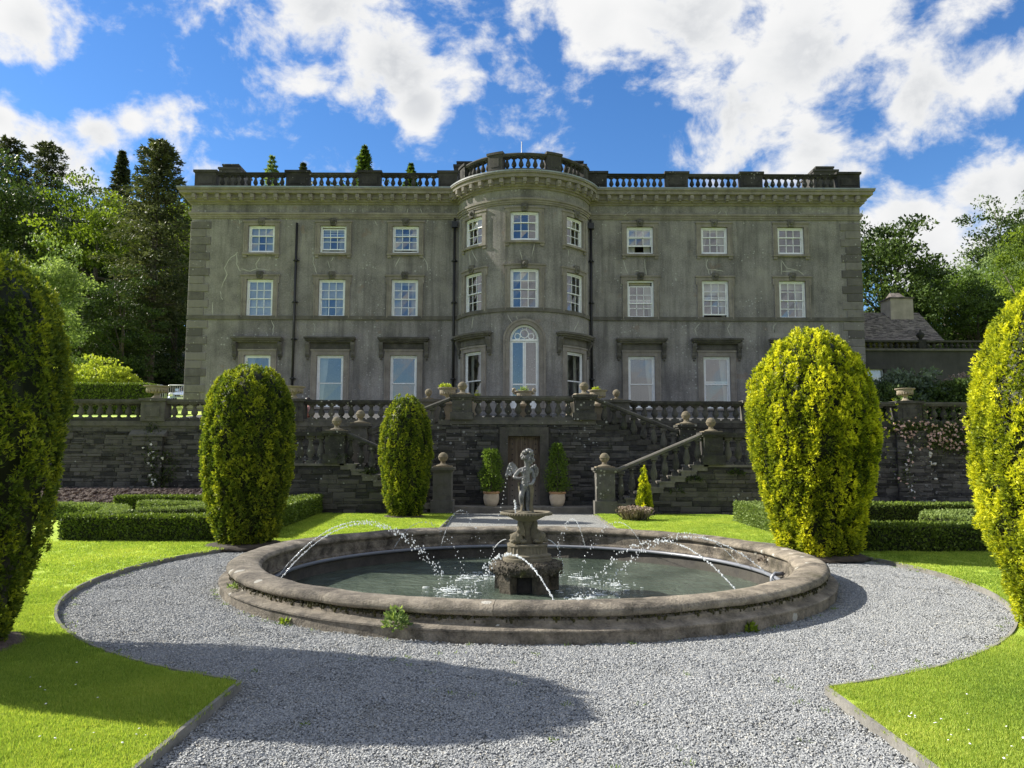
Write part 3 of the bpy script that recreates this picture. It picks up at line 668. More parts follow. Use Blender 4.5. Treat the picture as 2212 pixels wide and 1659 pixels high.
C1 = [[(455, 690), (395, 745), (372, 790), (388, 830), (355, 910)], [(445, 695), (447, 770), (470, 810)], [(475, 795), (530, 810), (570, 795), (645, 803)], [(590, 725), (565, 765), (575, 795)], [(345, 930), (350, 965), (362, 985)], [(300, 1000), (302, 1085)], [(600, 420), (575, 460)], [(985, 425), (980, 455)], [(1080, 425), (1085, 455)], [(1222, 425), (1222, 455)], [(1500, 425), (1490, 455)], [(1575, 425), (1588, 455)], [(1295, 500), (1310, 530)], [(915, 715), (920, 770), (940, 825)], [(1005, 745), (1018, 790)], [(1040, 720), (1025, 748)], [(1448, 725), (1420, 782)], [(1590, 715), (1615, 760), (1622, 815)], [(660, 1110), (675, 1150), (665, 1200)], [(925, 1135), (928, 1185)], [(460, 480), (465, 520)]]
C3 = [[(345, 340), (310, 370)], [(905, 340), (870, 372)], [(930, 340), (945, 370)], [(1245, 340), (1245, 368)], [(1385, 345), (1405, 368)], [(305, 640), (320, 690), (335, 725)], [(438, 635), (440, 690), (448, 735)], [(370, 710), (402, 703)], [(825, 635), (815, 670), (830, 715), (835, 730)], [(820, 700), (870, 700), (920, 710)], [(850, 705), (850, 730)], [(1275, 640), (1275, 730)], [(1280, 645), (1310, 690), (1385, 708), (1415, 735)], [(1280, 710), (1385, 705)], [(775, 1030), (745, 1065), (760, 1105)], [(960, 1030), (945, 1060), (970, 1112)], [(1245, 1030), (1228, 1050), (1240, 1110)], [(1225, 1050), (1238, 1090)]]
C2 = [[(550, 680), (565, 740)], [(640, 640), (625, 720)], [(475, 1075), (520, 1155)], [(530, 1085), (540, 1145)], [(250, 670), (290, 750)], [(240, 690), (245, 770)], [(265, 1090), (255, 1160)], [(915, 1110), (880, 1180)], [(850, 680), (852, 720)]]
for L, cv, by in ((C1, D1, 0), (C3, D3, 0), (C2, D2, 1)):
    for p in L: P, _ = ribbon(p, 1); lay(P, cv, .015, by)
cr.obj('crack_filler', 'crack_filler', house, fix=False)
# down pipes
for px, pt in ((638, 484), (981, 487), (1277, 489)):
    b = MB(); x = hx(px); y = HY - .12; zt = hz(pt)
    b.tube([(x, y, Z0), (x, y, zt - .02)], .055, 8); 
    for z in (hz(565), hz(655), hz(735), hz(820)): b.tube([(x, y, z - .05), (x, y, z + .05)], .078, 8); b.box(x - .13, x + .13, y + .03, y + .12, z - .02, z + .02)
    if px > 700: b.box(x - .13, x + .13, y - .09, HY - .01, zt - .14, zt + .12); b.tube([(x - .02, HY - .06, zt + .12), (x, HY - .06, zt + .3)], .05, 6)
    b.obj('drainpipe', 'black_iron', house)

# ------------------------------------------------------------------ balustrade kit
def baluster_mesh(name, h, r, mat, seg=9):
    P = [(.62, .10), (.62, .13), (.45, .16), (.40, .19), (.62, .24), (.95, .34), (1.0, .42), (.85, .54), (.56, .68), (.46, .78), (.44, .82), (.68, .85), (.68, .88), (.5, .90)]
    b = MB(); b.box(-r * 1.02, r * 1.02, -r * 1.02, r * 1.02, 0, h * .10); b.lathe([(a * r, z * h) for a, z in P], seg); b.box(-r * .95, r * .95, -r * .95, r * .95, h * .90, h)
    return b.mesh(name, mat)
roofB = baluster_mesh('baluster', .62, .105, 'parapet_stone'); terrB = baluster_mesh('baluster', .60, .105, 'balustrade_stone', 10); stairB = baluster_mesh('stair_baluster', .72, .105, 'balustrade_stone', 10)

# roof balustrade
zb = zl['lead']; zr = hz(373); par = MB()
PB = []                                                   # (x0, x1) solid piers of the straight runs
for a, c in ((420.8, 466.5), (617.9, 667.2), (774.5, 822), (947, 988)): PB.append((hx(a, 390), hx(c, 390)))
for a, c in ((1270, 1311), (1438.6, 1486), (1599.5, 1647), (1809, 1857)): PB.append((hx(a, 390), hx(c, 390)))
YB = HY - .02
base = MB()
for a, c in ((PB[0][0], PB[3][1]), (PB[4][0], PB[7][1])):
    base.box(a - .05, c + .05, YB - .05, YB + .42, zb, zb + .10)
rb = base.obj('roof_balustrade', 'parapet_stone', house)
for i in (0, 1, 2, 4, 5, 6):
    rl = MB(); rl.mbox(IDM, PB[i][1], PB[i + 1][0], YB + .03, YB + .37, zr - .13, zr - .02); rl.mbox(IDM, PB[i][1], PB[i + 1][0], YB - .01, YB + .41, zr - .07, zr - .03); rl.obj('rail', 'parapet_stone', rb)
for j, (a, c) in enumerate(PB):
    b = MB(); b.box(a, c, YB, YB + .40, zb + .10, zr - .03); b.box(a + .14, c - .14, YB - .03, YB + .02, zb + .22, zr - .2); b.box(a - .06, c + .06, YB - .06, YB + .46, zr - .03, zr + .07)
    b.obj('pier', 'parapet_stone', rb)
def fill(parent, me, a, c, pitch, y, z, sc_=(1, 1, 1), end=.5):
    n = max(1, int(round((c - a) / pitch)))
    for i in range(n): inst('baluster', me, parent, (a + (c - a) * (i + .5) / n, y, z), scale=sc_)
hb = (zr - .13) - (zb + .10)
for i in (0, 1, 2, 4, 5, 6): fill(rb, roofB, PB[i][1] + .08, PB[i + 1][0] - .08, .285, YB + .2, zb + .10, (1, 1, hb / .62))
for x in (HX0 + .15, HX1 - .15):                           # side returns
    b = MB(); b.box(x - .18, x + .18, YB + .45, D0 - .3, zb + .1, zr - .4); b.obj('parapet', 'parapet_stone', rb)
# bay balustrade
RB2 = BR - .02; BM = arc_map(BCX, BCY, RB2); PA = [(-72, -60), (-31, -18.5), (18.5, 31), (60, 72)]; zrb = U(1130, 330, 31).z
b = MB(); aa = lambda d: R(d) * RB2
b.msweep(BM, aa(-74), aa(74), [(-.42, zb + .005), (.05, zb + .005), (.05, zb + .16), (-.42, zb + .16)], 40)
bb = b.obj('bay_balustrade', 'parapet_stone', house)
b = MB(); b.msweep(BM, aa(-72), aa(72), [(-.37, zrb - .13), (-.03, zrb - .13), (.02, zrb - .07), (.0, zrb - .02), (-.4, zrb - .02)], 40); b.obj('rail', 'parapet_stone', bb)
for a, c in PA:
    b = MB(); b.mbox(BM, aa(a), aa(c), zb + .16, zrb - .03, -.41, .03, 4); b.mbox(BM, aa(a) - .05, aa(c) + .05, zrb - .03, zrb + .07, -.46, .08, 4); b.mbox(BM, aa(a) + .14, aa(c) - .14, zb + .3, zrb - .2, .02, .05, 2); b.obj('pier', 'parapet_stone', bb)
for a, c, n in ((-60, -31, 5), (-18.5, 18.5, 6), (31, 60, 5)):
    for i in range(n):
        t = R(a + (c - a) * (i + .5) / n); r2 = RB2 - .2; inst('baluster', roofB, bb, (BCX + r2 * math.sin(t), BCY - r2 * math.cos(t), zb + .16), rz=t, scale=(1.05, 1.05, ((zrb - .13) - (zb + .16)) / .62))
# chimneys and mast
for px, py, wpx, y in ((497, 354, 36, 37.5), (1003, 348, 34, 36.5), (1244, 347, 34, 36.5), (1783, 359, 40, 37.5)):
    p = U(px, py, y); wd = wpx * y / FPX / 2; b = MB(); b.box(p.x - wd * 1.35, p.x + wd * 1.35, y, y + 1.6, zb, p.z - .28); b.box(p.x - wd * 1.45, p.x + wd * 1.45, y - .06, y + 1.66, p.z - .28, p.z - .18); b.box(p.x - wd, p.x + wd, y + .1, y + 1.5, p.z - .18, p.z); b.box(p.x - wd * 1.05, p.x + wd * 1.05, y + .05, y + 1.55, p.z - .06, p.z + .02)
    b.obj('chimney', 'parapet_stone', house)
b = MB(); p = U(1127, 306, 34); b.tube([(p.x, 34, zb), (p.x, 34, p.z)], .025, 6); b.obj('lightning_rod', 'galvanised', house)

# ------------------------------------------------------------------ service wing to the right
AY = 37.0
ax = lambda px: U(px, 780, AY).x
az = lambda py: U(1990, py, AY).z
annex = thing('service_wing', (ax(1990), AY, 3.2), 'low dark rendered side wing beside the house with slate roof and pale chimney', 'building')
b = MB(); wall_grid(b, flat_map(AY), HX1 + .2, ax(2180), 3.0, az(757), [(ax(1872), ax(1908), az(836), az(798))], .2, 9); b.add([(ax(2180), AY, 3), (ax(2180), AY + 8, 3), (ax(2180), AY + 8, az(757)), (ax(2180), AY, az(757))], [(0, 1, 2, 3)]); b.obj('wall', 'annex_render', annex, fix=False)
b = MB(); b.box(HX1 + .2, ax(2182), AY - .12, AY + .4, az(758), az(754)); b.obj('cornice', 'dark_trim', annex)
fr = MB(); a, c, g, h = ax(1872), ax(1908), az(836), az(798); m_ = flat_map(AY)
for q in ((a, a + .05, g, h), (c - .05, c, g, h), (a + .05, c - .05, h - .05, h), (a + .05, c - .05, g, g + .05), (a + .05, c - .05, (g + h) / 2 - .02, (g + h) / 2 + .02)): fr.mbox(m_, *q, -.16, -.1)
wn = fr.obj('window', 'white_paint', annex); q = MB(); q.add([(a, AY + .13, g), (c, AY + .135, g), (c, AY + .13, h), (a, AY + .132, h)], [(0, 1, 2, 3)]); q.obj('pane', 'glass', wn, fix=False)
q = MB(); q.box(a + .02, c - .02, AY + .17, AY + .18, g, h); q.obj('blind', 'skylight_white', wn)
q = MB(); q.mbox(m_, a - .3, c + .3, h, h + .25, -.02, .08); q.mbox(m_, a - .25, a, g, h, -.02, .06); q.mbox(m_, c, c + .25, g, h, -.02, .06); q.obj('window_surround', 'annex_render', annex)
bl = MB(); bl.box(HX1 + .25, ax(2180), AY - .02, AY + .3, az(738.5), az(735)); bl.box(HX1 + .25, ax(2180), AY - .02, AY + .3, az(754), az(752.5)); bo = bl.obj('roof_balustrade', 'parapet_stone', annex)
hh = az(738.5) - az(752.5); fill(bo, roofB, HX1 + .3, ax(1985), .29, AY + .14, az(752.5), (1, 1, hh / .62)); fill(bo, roofB, ax(2003), ax(2170), .29, AY + .14, az(752.5), (1, 1, hh / .62))
q = MB(); q.box(ax(1986), ax(2002), AY - .05, AY + .33, az(754), az(734)); q.lathe([(.1, 0), (.07, .06), (.16, .16), (.2, .26), (.14, .36), (.05, .42), (.05, .48), (.001, .55)], 10, (ax(1994), AY + .14, az(734))); q.obj('pier', 'parapet_stone', bo)
# hipped slate roof behind it
rx0, rx1, ry0, ry1 = HX1 - .5, U(2042, 735, AY + 1).x, AY + 1.0, AY + 8.0; rz0, rz1 = U(1900, 738, AY + 1).z, U(1900, 676, AY + 4.5).z; hxp = U(1985, 676, AY + 4.5).x
b = MB(); b.add([(rx0, ry0, rz0), (rx1, ry0, rz0), (rx1, ry1, rz0), (rx0, ry1, rz0), (rx0, (ry0 + ry1) / 2, rz1), (hxp, (ry0 + ry1) / 2, rz1)], [(0, 1, 5, 4), (1, 2, 5), (2, 3, 4, 5), (0, 4, 3)]); rf = b.obj('roof', 'slate_roof', annex)
V, F = [], []; rg = np.random.default_rng(3); nrow = 38; S0 = Vector((0, 3.5, rz1 - rz0))
for j in range(nrow):
    t0, t1 = j / nrow, (j + 1.25) / nrow; xr0 = rx1 + (hxp - rx1) * t0
    x = rx0 + rg.uniform(0, .3)
    while x < xr0 - .1:
        wd_ = rg.uniform(.15, .30); lift = rg.uniform(.02, .05); e = min(x + wd_ - .012, xr0)
        q0 = [x, ry0 + 3.5 * t0, rz0 + (rz1 - rz0) * t0 + lift]; q1 = [min(x, rx1 + (hxp - rx1) * min(t1, 1)), ry0 + 3.5 * min(t1, 1), rz0 + (rz1 - rz0) * min(t1, 1) + .012]
        i0 = len(V); V += [[x, q0[1], q0[2]], [e, q0[1], q0[2] + rg.uniform(-.008, .008)], [min(e, q1[0] + wd_), q1[1], q1[2]], [q1[0], q1[1], q1[2]], [x, q0[1], q0[2] - .05], [e, q0[1], q0[2] - .05]]
        F += [[i0, i0 + 1, i0 + 2, i0 + 3], [i0 + 4, i0 + 5, i0 + 1, i0]]; x += wd_
o = np_obj('slates', np_mesh('slates', V, F, 'slate_roof', rg.random(len(F)) // .0001 * .0001), rf); o['kind'] = 'stuff'
b = MB(); y = AY + 3.6; c0, c1, c2, c3 = U(1925, 690, y), U(1974, 690, y), U(1950, 645, y), U(1950, 636, y)
b.box(c0.x, c1.x, y, y + 1.1, rz0, c2.z); b.obj('chimney', 'pale_render', annex)
b = MB(); b.box(c0.x - .06, c1.x + .06, y - .06, y + 1.16, c2.z, c2.z + .08); b.add([(c0.x + .15, y + .1, c2.z + .08), (c1.x - .35, y + .1, c2.z + .08), (c1.x - .35, y + 1, c2.z + .08), (c0.x + .15, y + 1, c2.z + .08), (c0.x + .25, y + .55, c2.z + .42), (c1.x - .45, y + .55, c2.z + .42)], [(0, 1, 5, 4), (2, 3, 4, 5), (1, 2, 5), (3, 0, 4)]); b.obj('chimney_cap', 'slate_roof', annex)
# ------------------------------------------------------------------ terrace walls of coursed slate rubble
AX = .33                                              # garden axis
YT, YP, YS = 23.8, 22.15, 20.75                       # terrace wall, platform front, outer stair front
ZT = 2.62; ZL = 1.36; ZST = .17
def unit_stone(rg):
    b = MB(); j = lambda s=.06: rg.uniform(-s, s)
    o = [(-.5, -.5), (.5, -.5), (.5, .5), (-.5, .5)]
    back = [(x, 0, z) for x, z in o]; mid = [(x * .99 + j(.015), -.72 + j(.15), z * .97 + j(.07)) for x, z in o]; frn = [(x * rg.uniform(.82, .96) , -1 + j(.3), z * rg.uniform(.6, .9)) for x, z in o]
    b.add(back + mid + frn, [(0, 1, 5, 4), (1, 2, 6, 5), (2, 3, 7, 6), (3, 0, 4, 7), (4, 5, 9, 8), (5, 6, 10, 9), (6, 7, 11, 10), (7, 4, 8, 11), (8, 9, 10, 11)])
    return b
_rs = random.Random(11)
STV = [unit_stone(_rs) for _ in range(14)]; STM = {}
def stone_mesh(i, mat):
    if (i, mat) not in STM: STM[(i, mat)] = STV[i].mesh('stone', mat)
    return STM[(i, mat)]
def rubble(root, x0, x1, z0, z1, y, inside, seed, mat='rubble_stone', hr=(.045, .15), lr=(.12, .55), proud=(.02, .05), limit=300):
    rg = random.Random(seed); L = []; z = z0
    while z < z1 - .02:
        h = rg.uniform(*hr); h = min(h, z1 - z) if z1 - z - h > .05 else z1 - z
        x = x0 - rg.uniform(0, .3)
        while x < x1:
            l = rg.uniform(*lr) * (1.25 if h > .11 else 1); a, c = max(x, x0), min(x + l, x1); x += l
            sub = [(z, h)] if h < .12 or rg.random() < .75 else [(z, h * .45), (z + h * .45, h * .55)]
            for zz_, hh_ in sub:
                if c - a > .05 and all(inside(p, q) for p in (a + .01, (a + c) / 2, c - .01) for q in (zz_ + .01, zz_ + hh_ - .01)):
                    L.append(((a + c) / 2, zz_ + hh_ / 2, c - a - .008, hh_ - .006, rg.uniform(*proud)))
        z += h
    L.sort(key=lambda t: -t[2] * t[3]); rest = MB(); tint = []
    for n, (cx, cz, l, h, d) in enumerate(L):
        i = rg.randrange(len(STV))
        if n < limit: inst('stone', stone_mesh(i, mat), root, (cx, y + .01, cz), scale=(l, d + .01, h))
        else:
            s = STV[i]; rest.add([(cx + p[0] * l, y + .01 + p[1] * (d + .01), cz + p[2] * h) for p in s.v], s.f); tint += [rg.random()] * len(s.f)
    if rest.v:
        me = rest.mesh('small_stones', mat); at = me.attributes.new('tint', 'FLOAT', 'FACE'); at.data.foreach_set('value', tint)
        o = np_obj('small_stones', me, root); o['kind'] = 'stuff'
    return L
def poly_wall(name, poly, y0, y1, parent, mat='mortar'):
    return MB().prism(poly, y0, y1).obj(name, mat, parent)

XL0, XR1 = -19.0, 21.0
wlft = thing('retaining_wall', (-11, YT, 0), 'long dark slate rubble terrace wall left of the double stairs', 'wall')
MB().box(XL0, AX - 2.6, YT, YT + .5, -.1, ZT - .01).obj('core', 'mortar', wlft)
rubble(wlft, -15.2, -3.2, 0, ZT - .16, YT, lambda x, z: z > .25 or x > -6, 21)
b = MB(); b.box(-15.2, AX - 2.6, YT - .07, YT + .5, ZT - .15, ZT); b.box(-15.2, AX - 2.6, YT - .03, YT + .5, ZT - .22, ZT - .152); b.obj('coping', 'balustrade_stone', wlft)
MB().box(-11.7, -10.8, YT - .16, YT, 0, ZT - .42).obj('buttress', 'mortar', wlft); rubble(wlft, -11.72, -10.78, 0, ZT - .42, YT - .155, lambda x, z: True, 61, limit=40)
b = MB(); b.add([(-11.8, YT - .24, ZT - .42), (-10.7, YT - .24, ZT - .42), (-10.7, YT - .04, ZT - .28), (-11.8, YT - .04, ZT - .28), (-11.8, YT - .24, ZT - .48), (-10.7, YT - .24, ZT - .48), (-11.8, YT, ZT - .48), (-10.7, YT, ZT - .48)], [(0, 1, 2, 3), (4, 5, 1, 0), (0, 3, 6, 4), (1, 5, 7, 2), (4, 6, 7, 5)]); b.obj('buttress_cap', 'rubble_stone', wlft)
wrgt = thing('retaining_wall', (11.5, YT, 0), 'dark slate rubble terrace wall right of the double stairs with hanging roses', 'wall')
MB().box(AX + 2.6, XR1, YT, YT + .5, -.1, ZT - .01).obj('core', 'mortar', wrgt)
rubble(wrgt, 4.0, 16.5, 0, ZT - .16, YT, lambda x, z: True, 22)
b = MB(); b.box(AX + 2.6, 16.5, YT - .07, YT + .5, ZT - .15, ZT); b.box(AX + 2.6, 16.5, YT - .03, YT + .5, ZT - .22, ZT - .152); b.obj('coping', 'balustrade_stone', wrgt)
MB().box(11.92, 12.88, YT - .15, YT, 0, ZT - .22).obj('buttress', 'mortar', wrgt); rubble(wrgt, 11.9, 12.9, 0, ZT - .22, YT - .145, lambda x, z: True, 62, limit=40)

# platform wall with the garden door and the upper flights
F1 = lambda x: max(ZL, min(ZT, ZT - (abs(x - AX) - 2.05) * (ZT - ZL) / 2.75))
DX0, DX1, DZ1 = U(1097, 1000, YP).x, U(1167, 1000, YP).x, U(1130, 942, YP).z
wmid = thing('stair_wall', (AX, YP, 0), 'slate platform wall carrying the upper stair flights round the oak door', 'wall')
FW = .24
for sg in (-1, 1):
    xa = DX0 - FW if sg < 0 else DX1 + FW
    poly = [(xa, 0), (AX + sg * 5.2, 0), (AX + sg * 5.2, ZL - .02), (AX + sg * 4.8, ZL - .02), (AX + sg * 2.05, ZT - .02), (xa, ZT - .02)]
    poly_wall('core', poly, YP, YP + .45, wmid)
MB().box(DX0 - FW, DX1 + FW, YP, YP + .45, DZ1 + .26, ZT - .02).obj('core', 'mortar', wmid)
rubble(wmid, AX - 4.9, AX + 4.9, 0, ZT - .14, YP, lambda x, z: z < F1(x) - .03 and not (DX0 - FW < x < DX1 + FW and z < DZ1 + .26), 23, 'rubble_stone', (.07, .16), (.2, .5))
b = MB(); b.box(AX - 2.1, AX + 2.1, YP - .07, YP + .5, ZT - .13, ZT); b.obj('coping', 'balustrade_stone', wmid)
ds = MB(); ds.box(DX0 - FW, DX0, YP - .06, YP + .3, ZST, DZ1 + .003); ds.box(DX1, DX1 + FW, YP - .06, YP + .3, ZST, DZ1 + .003); ds.box(DX0 - FW, DX1 + FW, YP - .062, YP + .3, DZ1 + .003, DZ1 + .26); ds.box(DX0 - .06, DX0 + .002, YP - .03, YP + .28, ZST, DZ1); ds.box(DX1 - .002, DX1 + .06, YP - .03, YP + .28, ZST, DZ1)
ds.obj('door_surround', 'ashlar_stone', wmid)
dr = MB(); dr.box(DX0, DX1, YP + .16, YP + .2, ZST, DZ1); dr = dr.obj('door', 'oak_plank', wmid)
npl = 6
for i in range(npl):
    x0, x1 = DX0 + .07 + (DX1 - DX0 - .14) * i / npl, DX0 + .07 + (DX1 - DX0 - .14) * (i + 1) / npl
    MB().box(x0 + .004, x1 - .004, YP + .125 + .006 * (i % 2), YP + .159, ZST + .02, DZ1 - .01).obj('plank', 'oak_plank', dr)
st_ = MB()
for x in (DX0 + .13, DX0 + .5, DX1 - .13):
    for i in range(13): st_.ball((x, YP + .123, ZST + .12 + i * (DZ1 - ZST - .2) / 12), .02, 6, 4)
st_.obj('studs', 'black_iron', dr)
tag(MB().box(AX - 1.98, AX + 2.02, YS + .55, YP - .02, -.02, ZST).obj('platform_step', 'step_stone'), kind='structure')

# outer lower flights, landings, treads
SX0, SX1 = 2.45, 4.85                                  # lower flight runs from SX0 (foot) to SX1 (landing)
F2 = lambda u: max(0, min(ZL, ZST + (u - SX0) * (ZL - ZST) / (SX1 - SX0)))
LEND = 6.9
for sg, lab in ((-1, 'left'), (1, 'right')):
    rt = thing('stone_staircase', (AX + sg * 4, YS, 0), f'two-flight stone staircase with slate side wall on the {lab} of the oak door', 'staircase')
    nst = 8; prev = None; pts = [(AX + sg * (SX0 - .1), 0), (AX + sg * LEND, 0), (AX + sg * LEND, ZL - .03), (AX + sg * SX1, ZL - .03)]
    poly_wall('core', [(AX + sg * (SX0 - .1), 0), (AX + sg * LEND, 0), (AX + sg * LEND, ZL - .06), (AX + sg * (SX1 + .1), ZL - .06), (AX + sg * (SX0 - .1), ZST - .16)], YS + .004, YS + .4, rt)
    xs_ = sorted((AX + sg * (SX0 - .15), AX + sg * LEND))
    rubble(rt, *xs_, 0, ZL - .05, YS, lambda x, z: z < F2(abs(x - AX)) - .10, 30 + sg, 'ashlar_stone', (.10, .17), (.22, .52), (.02, .035))
    for i in range(nst):
        u0 = SX0 + (SX1 - SX0) * i / nst; u1 = SX0 + (SX1 - SX0) * (i + 1) / nst; zt = ZST + (ZL - ZST) * (i + 1) / nst
        x0, x1 = sorted((AX + sg * (u0 - .03), AX + sg * (u1 + .12))); b = MB(); b.box(x0, x1, YS - .05, YP - .07, zt - .05, zt)
        x0, x1 = sorted((AX + sg * u0, AX + sg * (u1 + .1))); b.box(x0, x1, YS - .035, YP - .08, zt - .16, zt - .05); b.obj('step', 'step_stone', rt)
    x0, x1 = sorted((AX + sg * SX1, AX + sg * LEND)); b = MB(); b.box(x0, x1, YS - .05, YT - .05, ZL - .06, ZL + .004); b.obj('landing', 'step_stone', rt)
    for i in range(9):
        u0 = 4.8 - 2.75 * (i + 1) / 9; zt = ZL + (ZT - ZL) * (i + 1) / 9
        x0, x1 = sorted((AX + sg * u0, AX + sg * (u0 + .42))); b = MB(); b.box(x0, x1, YP - .02, YT - .03, zt - .15, zt); b.obj('step', 'ashlar_stone', rt)
    # carved piers, rails and balusters of the stairs
    def pier(root, x, y, z0, z1, w=.5, ball=True, panel=True, mat='balustrade_stone'):
        h = w / 2; b = MB(); b.box(x - h - .05, x + h + .05, y - h - .05, y + h + .05, z0, z0 + (z1 - z0) * .3); b.box(x - h, x + h, y - h, y + h, z0 + (z1 - z0) * .3, z1 - .12)
        if panel: b.box(x - h + .12, x + h - .12, y - h - .015, y, z0 + (z1 - z0) * .42, z1 - .3)
        b.box(x - h - .04, x + h + .04, y - h - .04, y + h + .04, z1 - .12, z1 - .07); b.box(x - h - .08, x + h + .08, y - h - .08, y + h + .08, z1 - .07, z1)
        p = b.obj('pier', mat, root)
        if ball: ballf(p, x, y, z1)
        return p
    def ballf(p, x, y, z, r=.132):
        q = MB(); q.box(x - .25, x + .25, y - .25, y + .25, z, z + .035); q.lathe([(.2, .035), (.17, .06), (.08, .09), (.06, .13), (.075, .15)], 12, (x, y, z)); q.ball((x, y, z + .14 + r), r, 14, 10); q.lathe([(r * .97, -.012), (r * 1.07, -.012), (r * 1.07, .012), (r * .97, .012)], 14, (x, y, z + .14 + r)); q.obj('ball_finial', 'finial_stone', p)
    RP = [(-.12, -.11), (.12, -.11), (.14, -.04), (.10, 0), (-.10, 0), (-.14, -.04)]
    yb_ = YS + .16
    foot = pier(rt, AX + sg * 2.2, yb_ + .02, 0, 1.27)
    top = pier(rt, AX + sg * 5.12, yb_ + .02, ZL, 2.24)
    MB().beam((AX + sg * 2.45, yb_, 1.22), (AX + sg * 4.87, yb_, 2.24), RP).obj('handrail', 'balustrade_stone', rt)
    for i in range(nst):
        u = SX0 + (SX1 - SX0) * (i + .62) / nst; zt = ZST + (ZL - ZST) * (i + 1) / nst; zr_ = 1.22 + (2.24 - 1.22) * (u - 2.45) / 2.42 - .12
        if i % 2 == 0 or True: inst('baluster', stairB, rt, (AX + sg * u, yb_, zt), scale=(.92, .92, max(.2, (zr_ - zt)) / .72))
    x0, x1 = sorted((AX + sg * 5.37, AX + sg * (LEND - .05))); MB().mbox(IDM, x0, x1, yb_ - .18, yb_ + .18, 2.10, 2.22).obj('handrail', 'balustrade_stone', rt)
    fill(rt, stairB, x0 + .05, x1 - .02, .29, yb_, ZL + .004, (1, 1, .736 / .72))
    # upper flight
    yu = YP + .14; pier(rt, AX + sg * 4.75, yu, ZL, 2.50, .46); pu = pier(rt, AX + sg * 1.78, yu, ZT, 3.34, .56)
    MB().beam((AX + sg * 2.06, yu, 3.32), (AX + sg * 4.5, yu, 2.35), RP).obj('handrail', 'balustrade_stone', rt)
    for i in range(8):
        u = 2.22 + 2.3 * (i + .5) / 8; zt = F1(AX + u) ; zr_ = 3.32 - .97 * (u - 2.06) / 2.44 - .11
        inst('baluster', stairB, rt, (AX + sg * u, yu, zt - .02), scale=(.95, .95, (zr_ - zt + .02) / .72))

# level balustrades along the terrace
def run(root, x0, x1, y, zb_, zt_, pitch=.31, me=None):
    b = MB(); b.mbox(IDM, x0, x1, y - .17, y + .17, zt_ - .13, zt_); b.mbox(IDM, x0, x1, y - .2, y + .2, zt_ - .08, zt_ - .03); b.obj('rail', 'balustrade_stone', root)
    b = MB(); b.mbox(IDM, x0, x1, y - .16, y + .16, zb_, zb_ + .08); b.obj('plinth', 'balustrade_stone', root)
    fill(root, me or terrB, x0 + .04, x1 - .04, pitch, y, zb_ + .08, (1, 1, (zt_ - .21 - zb_) / .60))
cb_ = thing('platform_balustrade', (AX, YP, ZT), 'stone balustrade between two ball piers above the oak garden door', 'balustrade'); run(cb_, AX - 1.5, AX + 1.5, YP + .14, ZT, 3.32, .285)
yt = YT + .12; ZR = U(500, 864, yt).z
lb = thing('terrace_balustrade', (-8, yt, ZT), 'weathered stone terrace balustrade on the left retaining wall', 'balustrade')
rbx = thing('terrace_balustrade', (9, yt, ZT), 'weathered stone terrace balustrade on the right retaining wall', 'balustrade')
LP = [-11.15, -6.85, AX - 2.95]; RPX = [AX + 2.95, 7.6, 12.35]
def lowpier(root, x, w=.75):
    b = MB(); b.box(x - w / 2, x + w / 2, yt - .24, yt + .24, ZT, ZR - .05); b.box(x - w / 2 + .15, x + w / 2 - .15, yt - .265, yt, ZT + .14, ZR - .22); b.box(x - w / 2 - .06, x + w / 2 + .06, yt - .3, yt + .3, ZR - .05, ZR + .03); return b.obj('pier', 'balustrade_stone', root)
for root, L in ((lb, LP), (rbx, RPX)):
    for x in L: lowpier(root, x)
for root, L in ((lb, [-15.2, -11.52, -11.52 + .75, -7.22, -6.47, AX - 3.3]), (rbx, [AX + 3.3, 7.22, 7.97, 11.97, 12.72, 16.5])):
    for i in range(0, 6, 2): run(root, L[i], L[i + 1], yt, ZT, ZR)
for sg in (-1, 1):                                     # short links to the platform with small balls
    root = lb if sg < 0 else rbx
    for xx, yy in ((AX + sg * 2.95, yt), (AX + sg * 1.72, yt + .5)):
        b = MB(); z = ZR + .03 if abs(xx - AX) > 2 else ZR - .05
        if abs(xx - AX) < 2: b.box(xx - .3, xx + .3, yy - .3, yy + .3, ZT, z); 
        b.box(xx - .17, xx + .17, yy - .17, yy + .17, z, z + .04); b.lathe([(.12, .04), (.05, .08), (.05, .12), (.08, .13)], 10, (xx, yy, z)); b.ball((xx, yy, z + .23), .115, 12, 9); b.obj('ball_finial', 'urn_stone' if abs(xx - AX) < 2 else 'finial_stone', root)
b = MB(); 
for x in (AX + 2.7,): b.box(AX + 2.3, AX + 2.6, YT - .05, YT + .2, ZT, ZR - .1)
b.obj('pier', 'balustrade_stone', rbx)

